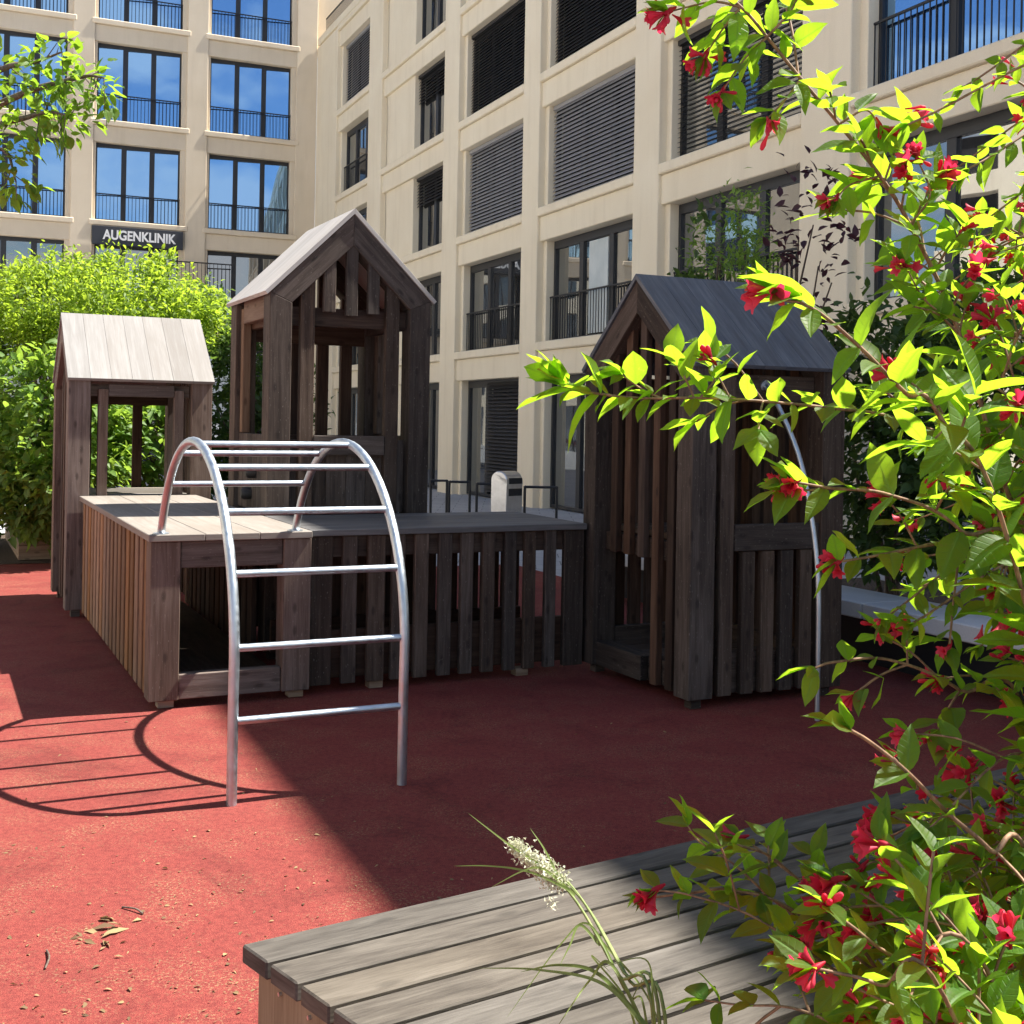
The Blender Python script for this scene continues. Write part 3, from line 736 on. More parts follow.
for (y0, y1) in ((29.3, 35.4),):
    railing(bl, 0.25, y0, y1, 15.2, 15.95)

# left building (clinic): local x = along the facade (p), local y = into the building
Q0 = 35.58
cl = thing('clinic_building', 'tan clinic building with rows of blue reflecting french windows and dark railings', 'building', B(0, Q0, 0), YB)
S2 = 3.355
cols = [(-8.63, -5.57), (-4.9, -1.85), (-1.2, 1.85), (2.53, 5.55), (6.25, 9.35)]
wall = MB()
ed = [-10.5] + [e for c in cols for e in c] + [10.085]
for i in range(0, len(ed), 2): wall.box(ed[i], ed[i + 1], 0, 0.75, -0.6, 21.8, bev=0.015)
def l2(k): return 7.41 + S2 * (k - 1)
def g2(k): return 7.95 + S2 * (k - 2)
for a, b_ in cols:
    for k in range(0, 5):
        wall.box(a - 0.06, b_ + 0.06, 0.06, 0.72, l2(k), g2(k + 1) + 0.02, bev=0.015)
        wall.box(a - 0.10, b_ + 0.10, -0.03, 0.70, g2(k + 1) + 0.022, g2(k + 1) + 0.20, bev=0.02)
        wall.box(a - 0.02, b_ + 0.02, 0.015, 0.5, l2(k) + 0.0, l2(k) + 0.045, bev=0.004) if False else None
    wall.box(a - 0.05, a + 0.10, 0.10, 0.66, -0.6, 21.6, bev=0.01)
    wall.box(b_ - 0.16, b_ + 0.05, 0.10, 0.66, -0.6, 21.6, bev=0.01)
wall.box(10.09, 20, 0.35, 1.5, 15.02, 21.8, bev=0.01)
wall.build('wall', M['tan'], cl)
core = MB(); core.box(-10.5, 10, 0.72, 14, -0.6, 21.7, bev=0); core.build('core', M['darkvoid'], cl)
rf = MB(); rf.box(-10.5, 10.08, 0.76, 14, 21.71, 22.0); rf.build('roof', M['concrete'], cl)
def windowset_x(parent, y, x0, x1, z0, z1, panes, gmat, rail):
    f = MB()
    f.box(x0, x0 + 0.06, y, y + 0.1, z0, z1); f.box(x1 - 0.06, x1, y, y + 0.1, z0, z1)
    f.box(x0 + 0.061, x1 - 0.061, y + 0.001, y + 0.099, z1 - 0.13, z1); f.box(x0 + 0.061, x1 - 0.061, y + 0.001, y + 0.099, z0, z0 + 0.06)
    for i in range(1, panes):
        xc = x0 + (x1 - x0) * i / panes
        f.box(xc - 0.085, xc + 0.085, y + 0.002, y + 0.098, z0 + 0.061, z1 - 0.131)
    win = f.build('window', M['darkframe'], parent)
    for i in range(panes):
        a = x0 + (x1 - x0) * i / panes + 0.05; b_ = x0 + (x1 - x0) * (i + 1) / panes - 0.05
        k_ = rnd.uniform(-0.012, 0.012); p = MB(); p.prism([(a, y + 0.082 + k_), (b_, y + 0.008), (b_, y + 0.012), (a, y + 0.086 + k_)], 'z', z0 + 0.03, z1 - 0.05, (0, 0, 1), bev=0); p.build('pane', M[gmat], win)
    if rail:
        m = MB(); yy = y - 0.10; zt = z0 + 0.92
        m.box(x0, x1, yy - 0.02, yy + 0.02, zt - 0.035, zt, bev=0.003); m.box(x0, x1, yy - 0.012, yy + 0.012, z0 + 0.03, z0 + 0.055, bev=0)
        n = int((x1 - x0) / 0.115)
        for i in range(n + 1):
            x = x0 + 0.01 + (x1 - x0 - 0.02) * i / n
            m.box(x - 0.007, x + 0.007, yy - 0.007, yy + 0.007, z0, zt - 0.02, bev=0)
        m.build('railing', M['black'], win)
for ci, (a, b_) in enumerate(cols):
    for k in range(0, 5):
        z0 = g2(k) + 0.20 if k else 0.0
        if k == 0: z0 = -0.3
        windowset_x(cl, 0.30, a + 0.10, b_ - 0.16, z0, l2(k) - 0.005, 3, 'glass_blue' if k >= 2 else 'glass', k >= 2)
# balcony rail beside the shrub on the first floor
m = MB(); yy = -0.35
m.box(5.0, 7.2, yy - 0.02, yy + 0.02, 6.87, 6.91, bev=0.003); m.box(5.0, 7.2, yy - 0.02, yy + 0.02, 5.0, 5.04, bev=0.003)
for i in range(17): m.box(5.0 + i * 0.135, 5.015 + i * 0.135, yy - 0.008, yy + 0.008, 5.0, 6.9, bev=0)
m.box(4.9, 7.3, -0.5, -0.005, 4.78, 4.98, bev=0.01)
m.build('balcony_rail', M['black'], cl)

sg = thing('clinic_sign', 'dark sign board lettered AUGENKLINIK on the tan clinic wall', 'sign', B(2.53, Q0, 7.31), YB)
m = MB(); m.box(0.0, 2.95, -0.16, -0.035, 0.0, 0.62, bev=0.01); m.build('board', M['sign'], sg)
cu = bpy.data.curves.new('lettering', 'FONT'); cu.body = 'AUGENKLINIK'; cu.size = 0.44; cu.extrude = 0.012; cu.offset = 0.013; cu.align_x = 'CENTER'; cu.align_y = 'CENTER'
tmp = bpy.data.objects.new('lettering_tmp', cu); COL.objects.link(tmp)
bpy.context.view_layer.update()
me = bpy.data.meshes.new_from_object(tmp.evaluated_get(bpy.context.evaluated_depsgraph_get()))
bpy.data.objects.remove(tmp)
xs = [v.co.x for v in me.vertices]; wdt = max(xs) - min(xs)
me.name = 'lettering'; me.materials.clear(); me.materials.append(M['signtext'])
tx = bpy.data.objects.new('lettering', me); COL.objects.link(tx); tx.parent = sg
tx.location = (1.52, -0.175, 0.32); tx.rotation_euler = (PI / 2, 0, 0); tx.scale = (2.38 / wdt, 1, 1)

# building across the courtyard: only seen mirrored in the windows, throws sunlit bounce
ob = thing('courtyard_building', 'pale building across the courtyard, visible only as a reflection in the windows', 'building', B(-15.5, 0, 0), YB)
wall = MB()
for i in range(8):
    wall.box(-0.8, 0, -4 + i * 4.6, -4 + i * 4.6 + 1.5, -0.6, 14, bev=0.02)
for k in range(5): wall.box(-0.8, -0.08, -4, 33, 2.65 + ST * k - (3.2 if k < 0 else 0), 3.5 + ST * k, bev=0.02)
wall.build('wall', M['sunwall'], ob)
m = MB(); m.box(-1.2, -0.62, -4, 33, -0.6, 13.9, bev=0); m.build('core', M['darkvoid'], ob)
for i in range(7):
    for k in range(5):
        z0 = 3.52 + ST * (k - 1) if k else -0.5
        ya = -4 + i * 4.6 + 1.52
        m = MB()
        for j in range(3): m.box(-0.42, -0.34, ya + j * 1.02 + (0 if j == 0 else 0.0), ya + j * 1.02 + 0.09, z0, 2.63 + ST * k, bev=0)
        m.box(-0.42, -0.34, ya + 2.97, ya + 3.06, z0, 2.63 + ST * k, bev=0)
        w_ = m.build('window', M['darkframe'], ob)
        m = MB(); m.box(-0.40, -0.37, ya + 0.01, ya + 3.05, z0, 2.63 + ST * k, bev=0); m.build('pane', M['glass'], w_)

# ------------------------------------------------------------------ bin + bike racks
def box_bin(loc, rz):
    r = thing('litter_bin', 'stainless steel litter bin with two black slots and a rounded sloping top', 'litter bin', loc, rz)
    w = 0.34
    pr = [(0, 0.06), (w, 0.06), (w, 0.90)] + [(w * (0.5 + 0.5 * math.cos(a_)), 0.90 + 0.13 * math.sin(a_)) for a_ in np.linspace(0.25, PI - 0.05, 9)] + [(0, 0.92)]
    m = MB(); m.prism(pr, 'x', 0, w, (0, 0, 1), bev=0.012); m.build('body', M['binsteel'], r)
    m = MB(); m.box(0.02, w - 0.02, 0.02, w - 0.02, 0, 0.06, bev=0); m.build('base', M['black'], r)
    for z0, z1 in ((0.84, 0.93), (0.66, 0.77)):
        m = MB(); m.box(0.05, w - 0.015, -0.010, 0.03, z0, z1, bev=0.003); m.build('slot', M['black'], r)
    return r
bpnt = at(506, 521, 18.3)
box_bin(Vector((bpnt.x, bpnt.y - 0.2, -0.13)), PI / 4)
rp = None
racks = [(431, 447, 20.8), (449.5, 470, 20.2), (477, 499, 19.6), (525, 557, 19.0)]
names = ['leftmost black bike rack hoop, beside the tall playhouse', 'second black bike rack hoop from the tall playhouse', 'black bike rack hoop just behind the litter bin', 'black bike rack hoop right of the litter bin']
for (u0, u1, Y), lb in zip(racks, names):
    a, b_ = at(u0, 480, Y), at(u1, 480, Y); a.z = b_.z = 0
    z0 = -0.19
    r = thing('bike_rack', lb, 'bike rack', Vector((a.x, a.y, z0)), 0, 'black bike racks')
    d = b_ - a
    zt = (at((u0 + u1) / 2, 482 + (u0 - 450) * 0.07, Y).z) - z0
    m = MB(); m.tube(smooth_path([(0, 0, 0), (0, 0, zt * 0.5), (0, 0, zt - 0.02), (0.02, 0, zt), (d.x * 0.5, 0, zt), (d.x - 0.02, 0, zt), (d.x, 0, zt - 0.02), (d.x, 0, zt * 0.5), (d.x, 0, 0)], 3), 0.022, 8)
    m.build('hoop', M['black'], r)

# ------------------------------------------------------------------ long pale seat wall on the right
sw = thing('seat_wall', 'long pale concrete seat slab edging the planting bed on the right', 'seat wall', W(4.62, -4.5), YW + 0.0)
m = MB()
for i in range(4): m.box(0.0, 0.52, i * 2.0 + 0.004, i * 2.0 + 1.996, 0.345, 0.455, bev=0.008)
m.build('seat_slab', M['concrete'], sw)
m = MB(); m.box(0.22, 0.50, 0.1, 7.9, 0.0, 0.344, bev=0); m.build('base', M['darkframe'], sw)  # dark colour paints in the shade under the slab

# ------------------------------------------------------------------ foreground bench
BA = YW + 0.13
bc = W(-0.464, -4.136)
bn = thing('bench', 'weathered grey wooden slat bench in the foreground, half in sun', 'bench', bc, BA)
# local x along the bench, y away; front-left top corner of the far plank at (0, 0)
m = MB(); pw = 0.110; sk = 0.13
LB = 3.3
for i in range(7):
    y1 = -i * 0.127; y0 = y1 - pw
    xo = lambda y: -y * -sk
    # slightly skewed ends follow the measured end line
    x_far, x_near = -y1 * sk, -y0 * sk
    m.prism([(x_far, y1), (x_near, y0), (LB, y0), (LB, y1)], 'z', 0.407, 0.45, (1, 0, 0), bev=0.004)
m.build('seat', M['bench'], bn)
m = MB(); m.prism([(0.035, -0.012), (0.12, -0.86), (0.165, -0.86), (0.08, -0.012)], 'z', 0.03, 0.405, (0, 0, 1), bev=0.004); m.build('end_board', M['benchside'], bn)
m = MB(); m.box(0.10, LB - 0.05, -0.075, -0.03, 0.03, 0.405, grain=(1, 0, 0)); m.build('front_board', M['benchside'], bn)
for xx in (1.1, 2.2, 3.2):
    m = MB(); m.box(xx, xx + 0.08, -0.86, -0.09, 0.03, 0.405); m.build('support', M['benchside'], bn)
for yy in (-0.12, -0.25, -0.38, -0.50):
    m = MB(); x = -yy * sk * 0.75 + 0.022
    m.tube([(x + 0.02, yy, 0.375), (x + 0.006, yy, 0.375)], 0.005, 8); m.build('bolt', M['bolt'], bn)

# ------------------------------------------------------------------ foliage tools
def leaf_tmpl(w, fold, droop, rows):
    """(t along 0..1, half width) rows -> verts in local frame x along, y across, z up; 3 columns"""
    vs = []
    for t, hw in rows:
        z = -droop * t * t
        vs.append((t, hw * w, z + fold * hw * w)); vs.append((t, 0, z)); vs.append((t, -hw * w, z + fold * hw * w))
    fs = []; us = []
    n = len(rows)
    for i in range(n - 1):
        a = i * 3
        fs += [(a, a + 1, a + 4, a + 3), (a + 1, a + 2, a + 5, a + 4)]
        t0, t1 = rows[i][0], rows[i + 1][0]; h0, h1 = rows[i][1] * w, rows[i + 1][1] * w
        us += [[(t0, h0), (t0, 0), (t1, 0), (t1, h1)], [(t0, 0), (t0, -h0), (t1, -h1), (t1, 0)]]
    return vs, fs, us
OV = [(0.0, 0.03), (0.10, 0.50), (0.25, 0.86), (0.42, 1.0), (0.60, 0.86), (0.78, 0.52), (0.90, 0.22), (1.0, 0.0)]
OVS = [(0.0, 0.05), (0.3, 0.95), (0.62, 0.8), (1.0, 0.0)]
def wavy(tm, k):
    vs, fs, us = tm; tw = rnd.uniform(-0.5, 0.5); wv = rnd.uniform(0.0, 0.035); sb = rnd.uniform(-0.12, 0.12); ph = rnd.random() * 6
    out = []
    for a, b, c in vs:
        an = tw * a; b2 = b * math.cos(an) - c * math.sin(an) * 0.3 + sb * a * a
        c2 = c + b * math.sin(an) + (wv * math.sin(9 * a + ph + (1 if b > 0 else 2.4)) if abs(b) > 1e-6 else 0)
        out.append((a, b2, c2))
    return out, fs, us
LEAVES = [wavy(leaf_tmpl(rnd.uniform(0.20, 0.31), rnd.uniform(0.12, 0.5), rnd.uniform(-0.08, 0.42), OV), i) for i in range(26)]
LEAFS_S = [leaf_tmpl(0.26, 0.35, 0.15 + 0.1 * i, OVS) for i in range(3)]
NARROW = [leaf_tmpl(0.17, 0.3, 0.15 + 0.15 * i, [(0, 0.05), (0.4, 1.0), (1, 0)]) for i in range(3)]
def put_leaf(mb, tm, base, d, up, size, r=None):
    d = d.normalized(); y = up.cross(d)
    if y.length < 1e-3: y = d.orthogonal()
    y.normalize(); z = d.cross(y)
    vs, fs, us = tm
    mb.add([base + d * (a * size) + y * (b * size) + z * (c * size) for a, b, c in vs], fs, us, r, True)
def rv(s=1.0): return Vector((rnd.gauss(0, s), rnd.gauss(0, s), rnd.gauss(0, s)))

def crown(mb, c, rad, nclump, nleaf, size, tmpl, clump_r, flat=0.5, shape=None, bottom=-1.0):
    """leaf clumps spread in the outer part of an uneven ellipsoid"""
    c = Vector(c)
    for i in range(nclump):
        while True:
            v = Vector((rnd.uniform(-1, 1), rnd.uniform(-1, 1), rnd.uniform(-1, 1)))
            if 0.1 < v.length < 1 and v.z > bottom: break
        v = v.normalized() * (v.length ** 0.55)
        nn = 1 + 0.28 * mnoise.noise(v * 2.2 + c)
        p = c + Vector((v.x * rad[0], v.y * rad[1], v.z * rad[2])) * nn
        if p.z < 0.1: continue
        cr = clump_r * rnd.uniform(0.6, 1.3)
        tone = rnd.random()
        outw = Vector((v.x, v.y, v.z * 0.5 + 0.3)).normalized()
        for k in range(int(nleaf * rnd.uniform(0.6, 1.4))):
            lp = p + rv(cr * 0.45)
            d = (outw * 0.7 + rv(0.6)); d.z -= 0.15
            up = Vector((0, 0, 1)) + rv(flat)
            put_leaf(mb, rnd.choice(tmpl), lp, d, up, size * rnd.uniform(0.6, 1.25), (min(1, max(0, tone * 0.7 + rnd.random() * 0.3)), rnd.random()))
def trunks(mb, base, targets, r0, seg=6):
    for t in targets:
        b = Vector(base) + Vector((rnd.uniform(-.12, .12), rnd.uniform(-.12, .12), 0)); t = Vector(t)
        mid = b.lerp(t, 0.5) + Vector((rnd.uniform(-.15, .15), rnd.uniform(-.15, .15), 0.15))
        pts = smooth_path([b, mid, t], 5); n = len(pts)
        mb.tube(pts, [r0 * (1 - 0.75 * i / (n - 1)) for i in range(n)], seg)

def shrub(name, label, cat, base, crowns, mat, r0=0.025, group=None, ntr=7):
    root = thing(name, label, cat, base, 0, group)
    inv = Vector(base)
    f = MB(); s = MB()
    for (c, rad, nc, nl, size, tm, crr, bt) in crowns:
        cc = Vector(c) - inv
        crown(f, cc, rad, nc, nl, size, tm, crr, bottom=bt)
        tg = [cc + Vector((rnd.uniform(-.6, .6) * rad[0], rnd.uniform(-.6, .6) * rad[1], rnd.uniform(-.3, .6) * rad[2])) for _ in range(ntr)]
        trunks(s, (0, 0, 0), tg, r0)
    f.build('foliage', mat, root); s.build('stem', M['bark'], root)
    return root

# planter box with the big shrub
pl = thing('planter_box', 'low timber planter box at the back left under the bright shrub', 'planter', W(-0.2, 7.62), YW)
m = MB()
for k in range(2): m.box(0, 2.4, 0, 0.08, 0.01 + k * 0.165, 0.01 + k * 0.165 + 0.16); m.box(0, 0.08, 0.085, 2.6, 0.01 + k * 0.165, 0.01 + k * 0.165 + 0.16); m.box(2.32, 2.4, 0.085, 2.6, 0.01 + k * 0.165, 0.01 + k * 0.165 + 0.16)
m.build('side_board', M['planterw'], pl)
m = MB(); m.box(0.085, 2.315, 0.085, 2.55, 0.0, 0.30, bev=0); m.build('soil', M['soil'], pl)

b0 = W(0.6, 8.6, 0.25)
shrub('feathery_shrub', 'tall bright yellow-green feathery shrub growing in the timber planter', 'shrub', b0,
      [(at(95, 312, 14.8), (1.55, 1.2, 0.60), 430, 44, 0.072, NARROW + LEAFS_S, 0.20, -0.8),
       (at(60, 380, 14.7), (1.40, 1.15, 1.25), 330, 44, 0.072, NARROW + LEAFS_S, 0.20, -1),
       (at(40, 272, 14.7), (0.28, 0.25, 0.26), 22, 26, 0.07, NARROW + LEAFS_S, 0.12, -1), (at(165, 268, 14.8), (0.13, 0.13, 0.24), 11, 26, 0.07, NARROW + LEAFS_S, 0.10, -1),
       (at(110, 270, 14.8), (0.16, 0.16, 0.18), 12, 24, 0.07, NARROW + LEAFS_S, 0.10, -1), (at(12, 282, 14.6), (0.25, 0.2, 0.2), 16, 24, 0.07, NARROW + LEAFS_S, 0.12, -1),
       (at(180, 330, 14.9), (0.38, 0.6, 0.42), 80, 30, 0.075, NARROW, 0.17, -1)], M['shrub_light'])
shrub('broad_leaf_shrub', 'broad-leaved green shrub below the feathery one, left of the playhouse', 'shrub', W(0.2, 8.0, 0.25),
      [(at(52, 440, 13.2), (0.85, 0.55, 0.95), 230, 20, 0.13, LEAFS_S, 0.17, -1), (at(20, 490, 13.3), (0.75, 0.5, 0.5), 120, 20, 0.13, LEAFS_S, 0.17, -1)], M['shrub_mid'])
shrub('broad_leaf_shrub', 'green shrub seen through the left playhouse doorway', 'shrub', W(1.5, 8.1, 0.25),
      [(at(140, 430, 14.2), (0.62, 0.5, 0.75), 110, 16, 0.15, LEAFS_S, 0.16, -1)], M['shrub_mid'])
shrub('dark_shrub', 'dark evergreen shrub between the left playhouse and the tall playhouse', 'shrub', W(2.9, 8.6, 0.0),
      [(at(205, 400, 15.6), (0.85, 0.8, 1.35), 190, 26, 0.11, LEAFS_S, 0.22, -1),
       (at(260, 420, 16.2), (0.7, 0.8, 1.1), 130, 26, 0.11, LEAFS_S, 0.22, -1)], M['shrub_dark'])
shrub('dark_shrub', 'dark green shrub at the left edge behind the playground', 'shrub', W(-1.9, 9.3, 0.0),
      [(at(-60, 430, 14.6), (0.9, 0.9, 1.5), 180, 24, 0.12, LEAFS_S, 0.24, -1)], M['shrub_dark'])
# right bed behind the seat wall
shrub('conifer_shrub', 'dark green upright shrub behind the right playhouse roof, in front of the first floor window', 'shrub', W(5.9, 3.2, 0.0),
      [(at(733, 300, 10.6), (0.36, 0.36, 0.95), 80, 28, 0.075, NARROW, 0.16, -1)], M['shrub_mid'], ntr=5)
shrub('loose_shrub', 'thin loose green shrub left of the upright one, above the right playhouse roof', 'shrub', W(5.7, 3.3, 0.0),
      [(at(703, 290, 10.8), (0.22, 0.22, 0.75), 34, 13, 0.085, LEAFS_S, 0.15, -1)], M['shrub_dark'], ntr=5)
shrub('purple_shrub', 'loose purple-leaved shrub between the upright shrub and the flowering shrub', 'shrub', W(6.0, 2.5, 0.0),
      [(at(812, 275, 9.9), (0.28, 0.35, 0.95), 24, 11, 0.10, LEAFS_S, 0.16, -1)], M['shrub_purple'], ntr=6)
shrub('dark_shrub', 'dense dark green shrub on the planting bed behind the seat wall', 'shrub', W(6.3, 1.0, 0.0),
      [(at(890, 430, 9.3), (0.58, 0.6, 1.10), 150, 24, 0.10, LEAFS_S, 0.20, -1)], M['shrub_dark'])
shrub('dark_shrub', 'dark green shrub at the right edge behind the flowering shrub', 'shrub', W(6.2, -0.6, 0.0),
      [(at(990, 420, 8.4), (0.75, 0.6, 1.05), 190, 24, 0.10, LEAFS_S, 0.20, -1)], M['shrub_dark'])

# ------------------------------------------------------------------ tree at the top left edge
tr_base = Vector((-3.35, 5.2, 0))
tr = thing('young_tree', 'young tree reaching in from the left edge with sunlit leafy twigs', 'tree', tr_base)
tm_ = MB(); tf = MB()
def tw_(pts, r0, r1, seg=7):
    pts = [Vector(p) - tr_base for p in pts]; pp = smooth_path(pts, 5); n = len(pp)
    tm_.tube(pp, [r0 + (r1 - r0) * i / (n - 1) for i in range(n)], seg); return pp
tw_([tr_base, tr_base + Vector((0.02, 0, 1.2)), tr_base + Vector((0.05, -0.05, 2.6)), tr_base + Vector((0.0, 0.05, 4.0))], 0.06, 0.03, 10)
limbs = [[tr_base + Vector((0.05, -0.05, 2.3)), at(-70, 140, 4.9), at(20, 95, 4.7), at(62, 82, 4.6), at(88, 76, 4.55), at(104, 78, 4.5)],
         [tr_base + Vector((0.05, -0.05, 2.2)), at(-80, 180, 4.8), at(-10, 130, 4.65), at(25, 118, 4.6), at(48, 112, 4.55), at(70, 116, 4.5)],
         [tr_base + Vector((0.05, -0.05, 2.5)), at(-60, 110, 4.8), at(0, 70, 4.6), at(35, 62, 4.6), at(62, 52, 4.5)],
         [tr_base + Vector((0.05, -0.05, 2.1)), at(-90, 190, 4.7), at(-30, 160, 4.55), at(4, 150, 4.5), at(16, 182, 4.45)],
         [tr_base + Vector((0.05, 0.0, 3.0)), tr_base + Vector((-0.3, -0.2, 3.6)), tr_base + Vector((-0.7, -0.4, 4.0))],
         [tr_base + Vector((0.05, 0.0, 2.7)), tr_base + Vector((-0.5, 0.3, 3.2)), tr_base + Vector((-1.1, 0.4, 3.4))]]
for L_ in limbs:
    pp = tw_(L_, 0.02, 0.003)
    n = len(pp)
    for i in range(n // 3, n):
        for k in range(4):
            s_ = rnd.random()
            tang = (pp[min(i + 1, n - 1)] - pp[max(0, i - 1)]).normalized()
            sd = tang.cross(rv()).normalized()
            tip = pp[i] + sd * rnd.uniform(0.015, 0.10) + tang * 0.03 + Vector((0, 0, -0.03))
            for j in range(2):
                d = sd * 0.7 + tang * 0.6 + rv(0.35) + Vector((0, 0, -0.25))
                put_leaf(tf, rnd.choice(LEAVES), tip + rv(0.012), d, Vector((0, 0, 1)) + rv(0.35), rnd.uniform(0.035, 0.072))
            if k == 0: tm_.tube([pp[i], tip], [0.0025, 0.0012], 4, caps=False)
tm_.build('trunk', M['bark'], tr); tf.build('crown', M['tree_leaf'], tr)

# ------------------------------------------------------------------ weigela
wb = Vector((1.0, 1.75, 0))
wg = thing('weigela_shrub', 'large flowering shrub with bright green leaves and crimson trumpet flowers filling the right side', 'shrub', wb)
WS = MB(); WL = MB()
FL_SPOTS = []          # (position, direction, scale)
def shoot(ctrl, r0, r1, lsize, node=0.06, lat=0.45, start=0.35, fl=0.5, lead=True, tipfl=False):
    pts = smooth_path([Vector(p) - wb for p in ctrl], 10)
    n = len(pts)
    WS.tube(pts, [r0 + (r1 - r0) * i / (n - 1) for i in range(n)], 6, caps=False)
    L = [0]
    for i in range(1, n): L.append(L[-1] + (pts[i] - pts[i - 1]).length)
    tot = L[-1]; s = tot * start; par = rnd.random() * PI
    while s < tot:
        i = max(k for k in range(n) if L[k] <= s); i2 = min(i + 1, n - 1)
        t = 0 if i2 == i else (s - L[i]) / max(1e-6, L[i2] - L[i])
        p = pts[i].lerp(pts[i2], t); tg = (pts[i2] - pts[max(0, i - 1)]).normalized()
        a = tg.orthogonal().normalized(); b = tg.cross(a)
        par += PI / 2 + rnd.uniform(-.3, .3)
        for sg_ in (0, PI):
            o = a * math.cos(par + sg_) + b * math.sin(par + sg_)
            if rnd.random() < lat and s < tot * 0.93:
                ln = rnd.uniform(0.05, 0.13)
                d0 = (o * 0.9 + tg * 0.55 + Vector((0, 0, 0.35))).normalized()
                e = p + d0 * ln + Vector((0, 0, -ln * 0.12)); mid = p.lerp(e, 0.5) + Vector((0, 0, ln * 0.08))
                tw = smooth_path([p, mid, e], 3); WS.tube(tw, [0.0018] * len(tw), 4, caps=False)
                for f_ in (0.45, 0.8, 1.0):
                    q_ = p.lerp(e, f_)
                    for s2 in (0, PI):
                        o2 = d0.orthogonal().normalized(); o3 = d0.cross(o2); an = f_ * 5 + s2
                        od = o2 * math.cos(an) + o3 * math.sin(an)
                        dd = od * 0.8 + d0 * (0.7 if f_ < 1 else 1.1) + rv(0.18) + Vector((0, 0, -0.12))
                        put_leaf(WL, rnd.choice(LEAVES), q_, dd, Vector((0, 0, 1)) + rv(0.28), lsize * rnd.uniform(0.55, 0.95))
                if rnd.random() < fl: FL_SPOTS.append((e, (d0 + rv(0.3) + Vector((-0.2, -0.35, -0.55))).normalized(), rnd.uniform(0.95, 1.4)))
            else:
                d = o * 0.85 + tg * 0.6 + rv(0.18) + Vector((0, 0, -0.05))
                put_leaf(WL, rnd.choice(LEAVES), p, d, Vector((0, 0, 1)) + rv(0.28), lsize * rnd.uniform(0.75, 1.2) * (1 - 0.35 * max(0, s / tot - 0.75) / 0.25))
        s += node * rnd.uniform(0.8, 1.25)
    if lead:
        tg = (pts[-1] - pts[-3]).normalized()
        for k in range(4):
            put_leaf(WL, rnd.choice(LEAVES), pts[-1], tg + rv(0.45), Vector((0, 0, 1)) + rv(0.3), lsize * rnd.uniform(0.5, 0.9))
        if tipfl: FL_SPOTS.append((pts[-1], (tg + Vector((-0.2, -0.5, -0.6))).normalized(), rnd.uniform(1.0, 1.4)))

# the big arching shoots one can follow in the photo
shoot([wb + Vector((0.05, 0, 0)), at(1065, 690, 1.75), at(1000, 470, 1.7), at(955, 322, 1.66), at(910, 225, 1.62), at(880, 176, 1.6), at(839, 124, 1.58), at(801, 79, 1.56), at(767, 37, 1.54), at(741, 7, 1.52), at(690, -35, 1.5)], 0.0036, 0.0017, 0.064, 0.036, 0.5, 0.42, 0.6)
shoot([wb + Vector((0.0, 0.1, 0)), at(1075, 660, 2.0), at(985, 470, 1.85), at(900, 420, 1.78), at(830, 408, 1.72), at(760, 401, 1.66), at(700, 398, 1.62), at(640, 398, 1.6), at(600, 394, 1.58), at(562, 386, 1.56)], 0.0030, 0.0014, 0.066, 0.028, 0.28, 0.58, 0.08)
shoot([wb + Vector((0.05, -0.1, 0)), at(1030, 620, 1.5), at(940, 417, 1.38), at(906, 393, 1.35), at(863, 350, 1.32), at(824, 316, 1.30), at(800, 302, 1.28)], 0.0032, 0.0018, 0.088, 0.034, 0.15, 0.58, 0.3)
shoot([wb + Vector((-0.05, 0.1, 0)), at(1050, 640, 1.8), at(985, 540, 1.7), at(930, 545, 1.65), at(880, 555, 1.6), at(838, 562, 1.58)], 0.0032, 0.0016, 0.07, 0.055, 0.25, 0.6, 0.8, tipfl=True)
shoot([wb + Vector((-0.05, 0.0, 0)), at(1040, 640, 1.75), at(960, 530, 1.6), at(890, 495, 1.55), at(830, 488, 1.5), at(795, 482, 1.48)], 0.0032, 0.0016, 0.085, 0.07, 0.2, 0.6, 0.8, tipfl=True)
shoot([wb + Vector((0.0, -0.1, 0)), at(1050, 920, 1.45), at(990, 850, 1.38), at(950, 815, 1.36), at(905, 770, 1.34), at(870, 742, 1.33), at(850, 730, 1.32)], 0.0034, 0.0022, 0.070, 0.09, 0.05, 0.55, 0.2)
shoot([wb + Vector((0.0, 0.0, 0)), at(1040, 760, 1.8), at(960, 690, 1.75), at(890, 660, 1.7), at(835, 662, 1.66), at(815, 668, 1.65)], 0.0032, 0.0016, 0.062, 0.05, 0.25, 0.55, 0.5)
shoot([wb + Vector((-0.1, -0.1, 0.1)), at(900, 1010, 1.5), at(800, 915, 1.52), at(735, 890, 1.54), at(690, 893, 1.55), at(655, 897, 1.56)], 0.0028, 0.0016, 0.060, 0.055, 0.25, 0.5, 0.7)
shoot([wb + Vector((-0.1, -0.1, 0.1)), at(1000, 1000, 1.3), at(900, 960, 1.28), at(850, 925, 1.27), at(825, 905, 1.26)], 0.0028, 0.0016, 0.060, 0.05, 0.4, 0.4, 0.9, tipfl=True)
shoot([wb + Vector((-0.1, -0.1, 0.1)), at(960, 1030, 1.2), at(880, 985, 1.18), at(815, 968, 1.17)], 0.0028, 0.0016, 0.060, 0.045, 0.3, 0.4, 0.9, tipfl=True)
